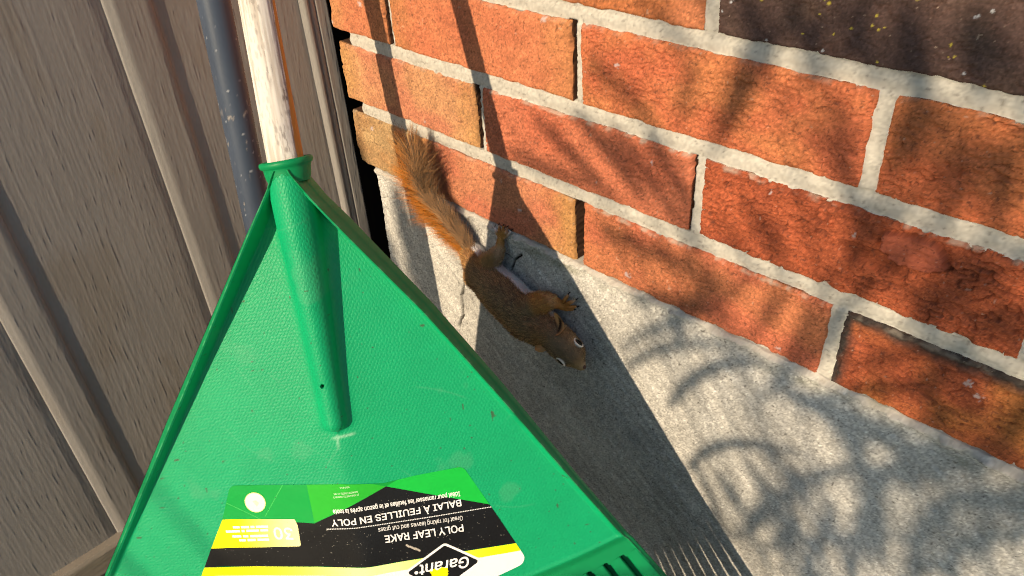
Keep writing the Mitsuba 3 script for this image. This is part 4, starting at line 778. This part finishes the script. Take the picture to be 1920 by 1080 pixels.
BLADES = [  # long strap leaves: the wall points their shade runs along, distance towards the sun, half width
    (((0.3936,0.0000,-0.0856), (0.4167,-0.0000,-0.0514), (0.4536,0.0000,-0.0152), (0.4931,-0.0000,0.0111)), 1.7, 0.006), (((0.3981,-0.0000,-0.1097), (0.4343,-0.0000,-0.0632), (0.4908,-0.0000,-0.0221), (0.5446,0.0000,-0.0024)), 1.8, 0.008), (((0.4589,0.0000,-0.1267), (0.4726,-0.0000,-0.0916), (0.4944,-0.0000,-0.0572), (0.5259,-0.0000,-0.0256), (0.5717,-0.0000,-0.0089)), 1.5, 0.009),
    (((0.4893,-0.0000,-0.2033), (0.5110,-0.0000,-0.1541), (0.5386,-0.0000,-0.1251), (0.5710,0.0000,-0.1073), (0.6065,-0.0000,-0.0924)), 1.5, 0.008), (((0.4942,-0.0000,-0.1827), (0.5176,-0.0000,-0.2156), (0.5349,-0.0000,-0.2500), (0.5440,-0.0000,-0.2932)), 1.6, 0.007), (((0.5232,-0.0000,-0.1775), (0.5453,-0.0000,-0.2018), (0.5569,-0.0000,-0.2179)), 1.5, 0.006),
    (((0.5498,0.0000,-0.1416), (0.5730,-0.0000,-0.1591), (0.5909,-0.0000,-0.1807), (0.6056,-0.0000,-0.2182)), 1.6, 0.008), (((0.5725,-0.0000,-0.1173), (0.6080,-0.0000,-0.1315), (0.6253,-0.0000,-0.1677)), 1.7, 0.009), (((0.5668,-0.0000,-0.2445), (0.5962,-0.0000,-0.1603), (0.6325,0.0000,-0.0943), (0.6722,-0.0000,-0.0575)), 1.9, 0.010),
    (((0.6755,-0.0000,-0.2072), (0.6680,-0.0000,-0.1235), (0.6798,-0.0000,-0.0518), (0.7045,-0.0000,-0.0149)), 1.8, 0.012), (((0.6059,-0.0000,-0.0322), (0.6447,-0.0000,-0.0579), (0.6721,-0.0000,-0.0984), (0.6901,-0.0000,-0.1804)), 2.0, 0.014), (((0.6291,-0.0000,-0.2533), (0.6384,-0.0000,-0.1802), (0.6386,0.0000,-0.1258)), 1.8, 0.010),
    (((0.5697,-0.0000,-0.0291), (0.6102,-0.0000,-0.0294), (0.6559,-0.0000,-0.0244), (0.7125,-0.0000,-0.0461)), 2.1, 0.018), (((0.7152,-0.0000,-0.1639), (0.7166,-0.0000,-0.0959), (0.7300,-0.0000,-0.0512), (0.7597,-0.0000,-0.0210)), 2.0, 0.014), (((0.6317,-0.0000,-0.0409), (0.6821,-0.0000,-0.0248), (0.7500,-0.0000,0.0122)), 2.2, 0.013), (((0.7378,-0.0000,-0.1454), (0.7481,-0.0000,-0.0886), (0.7743,-0.0000,-0.0520)), 2.1, 0.013),
    (((0.2756,-0.0000,0.1517), (0.3344,-0.0000,0.1203), (0.3844,-0.0000,0.0881)), 1.6, 0.008), (((0.3249,-0.0000,0.1697), (0.3766,-0.0000,0.1386), (0.4181,-0.0000,0.1001)), 1.6, 0.009), (((0.3697,-0.0000,0.1656), (0.4162,-0.0000,0.1321), (0.4509,-0.0000,0.0926)), 1.7, 0.009), (((0.4084,-0.0000,0.1685), (0.4443,0.0000,0.1385), (0.4667,-0.0000,0.1040)), 1.7, 0.009), (((0.2341,-0.0000,0.1022), (0.2878,-0.0000,0.0990), (0.3514,-0.0000,0.0970)), 1.8, 0.008),
    (((0.3444,-0.0000,0.2219), (0.3925,-0.0000,0.1989), (0.4281,-0.0000,0.1691)), 1.9, 0.008), (((0.4892,-0.0000,0.2939), (0.5070,-0.0000,0.2742), (0.5166,-0.0000,0.2527)), 1.8, 0.010), (((0.5257,-0.0000,0.2993), (0.5433,-0.0000,0.2770), (0.5543,-0.0000,0.2491)), 1.9, 0.011), (((0.5625,-0.0000,0.3048), (0.5820,-0.0000,0.2805), (0.5990,-0.0000,0.2517)), 1.9, 0.011), (((0.5993,-0.0000,0.3103), (0.6155,-0.0000,0.2834), (0.6291,-0.0000,0.2551)), 1.8, 0.012), (((0.6341,-0.0000,0.3094), (0.6501,-0.0000,0.2836), (0.6636,-0.0000,0.2565)), 1.9, 0.012),
    (((0.6172,-0.0000,0.2487), (0.6206,-0.0000,0.2194), (0.6173,-0.0000,0.1860)), 2.0, 0.011), (((0.6488,-0.0000,0.2422), (0.6591,-0.0000,0.2155), (0.6646,-0.0000,0.1819)), 2.0, 0.012), (((0.6794,-0.0000,0.2433), (0.6853,-0.0000,0.2125), (0.6857,-0.0000,0.1775)), 2.0, 0.012), (((0.3586,-0.0000,0.0514), (0.4299,-0.0000,0.0555), (0.4947,-0.0000,0.0481)), 1.9, 0.009), (((0.4014,-0.0000,-0.0143), (0.4516,-0.0000,0.0097), (0.5098,0.0000,0.0133)), 2.0, 0.010),
    (((-0.0482,-0.0000,-0.0791), (-0.0333,-0.0000,-0.1448), (-0.0036,-0.0000,-0.2073), (0.0341,-0.0000,-0.2683)), 2.7, 0.036), (((0.0100,-0.0000,-0.0133), (0.0286,-0.0000,-0.0842), (0.0448,-0.0000,-0.1474), (0.0809,-0.0000,-0.2043)), 2.7, 0.028), (((-0.0583,-0.0000,0.0397), (-0.0506,-0.0000,0.0030), (-0.0325,-0.0000,-0.0906)), 2.3, 0.014), (((-0.0379,-0.0000,-0.1374), (-0.0249,-0.0000,-0.2175), (0.0180,-0.0000,-0.2874), (0.0860,-0.0000,-0.3225)), 2.7, 0.032), (((0.3078,-0.0000,-0.3625), (0.3727,-0.0000,-0.3742), (0.4514,-0.0000,-0.4016)), 2.2, 0.006)]
from scipy.interpolate import CubicSpline
for pts_, dist, hw in BLADES:
    dist, hw = dist + 0.2, hw * 0.86
    w_ = np.array([[p[0], -p[1], p[2]] for p in pts_]); s0 = np.concatenate([[0], np.cumsum(np.linalg.norm(np.diff(w_, axis=0), axis=1))]); s_ = np.linspace(0, s0[-1], 22)
    cur = np.stack([CubicSpline(s0, w_[:, k])(s_) for k in range(3)], -1) + SUN * (dist + 0.10 * np.sin(s_ / s0[-1] * 3.1))[:, None]
    tan = np.gradient(cur, axis=0); tan /= np.linalg.norm(tan, axis=1, keepdims=True); wv = np.cross(tan, SUN); wv /= np.linalg.norm(wv, axis=1, keepdims=True)
    wd = hw * np.clip(np.sin(np.linspace(0.10, 0.97, 22) * math.pi), 0, 1) ** 0.55
    v = np.stack([cur - wv * wd[:, None], cur + SUN * (wd * 0.35)[:, None], cur + wv * wd[:, None]], 1).reshape(-1, 3)
    sh_l.append((v, gridfaces(22, 3))); cl_.append(np.tile(np.array((0.06, 0.12, 0.028)) * r_.uniform(0.7, 1.3), (len(v), 1)))
    q = np.linspace(0, 1, 12)[:, None]; b0 = SB + np.array([0, 0, 0.10]); sh_s.append(tube((1 - q) ** 2 * b0 + 2 * q * (1 - q) * ((b0 + cur[-1]) / 2 + (0.15, -0.15, 0.1)) + q * q * cur[-1], np.linspace(0.006, 0.0018, 12), 6))
lm = join(sh_l); put('shrub__foliage', lm, 'mat_leaf', smooth=True, color=np.vstack(cl_)); tag('shrub__foliage', kind='stuff')
st_ = join(sh_s + [tube([SB, SB + (0.01, 0.0, 0.12)], [0.016, 0.010], 9)]); put('shrub__stems', st_, 'mat_stem', smooth=True); tag('shrub__stems', kind='stuff')
tag('shrub', 'green shrub with long narrow leaflets that dapples the brick wall with shade', 'shrub')
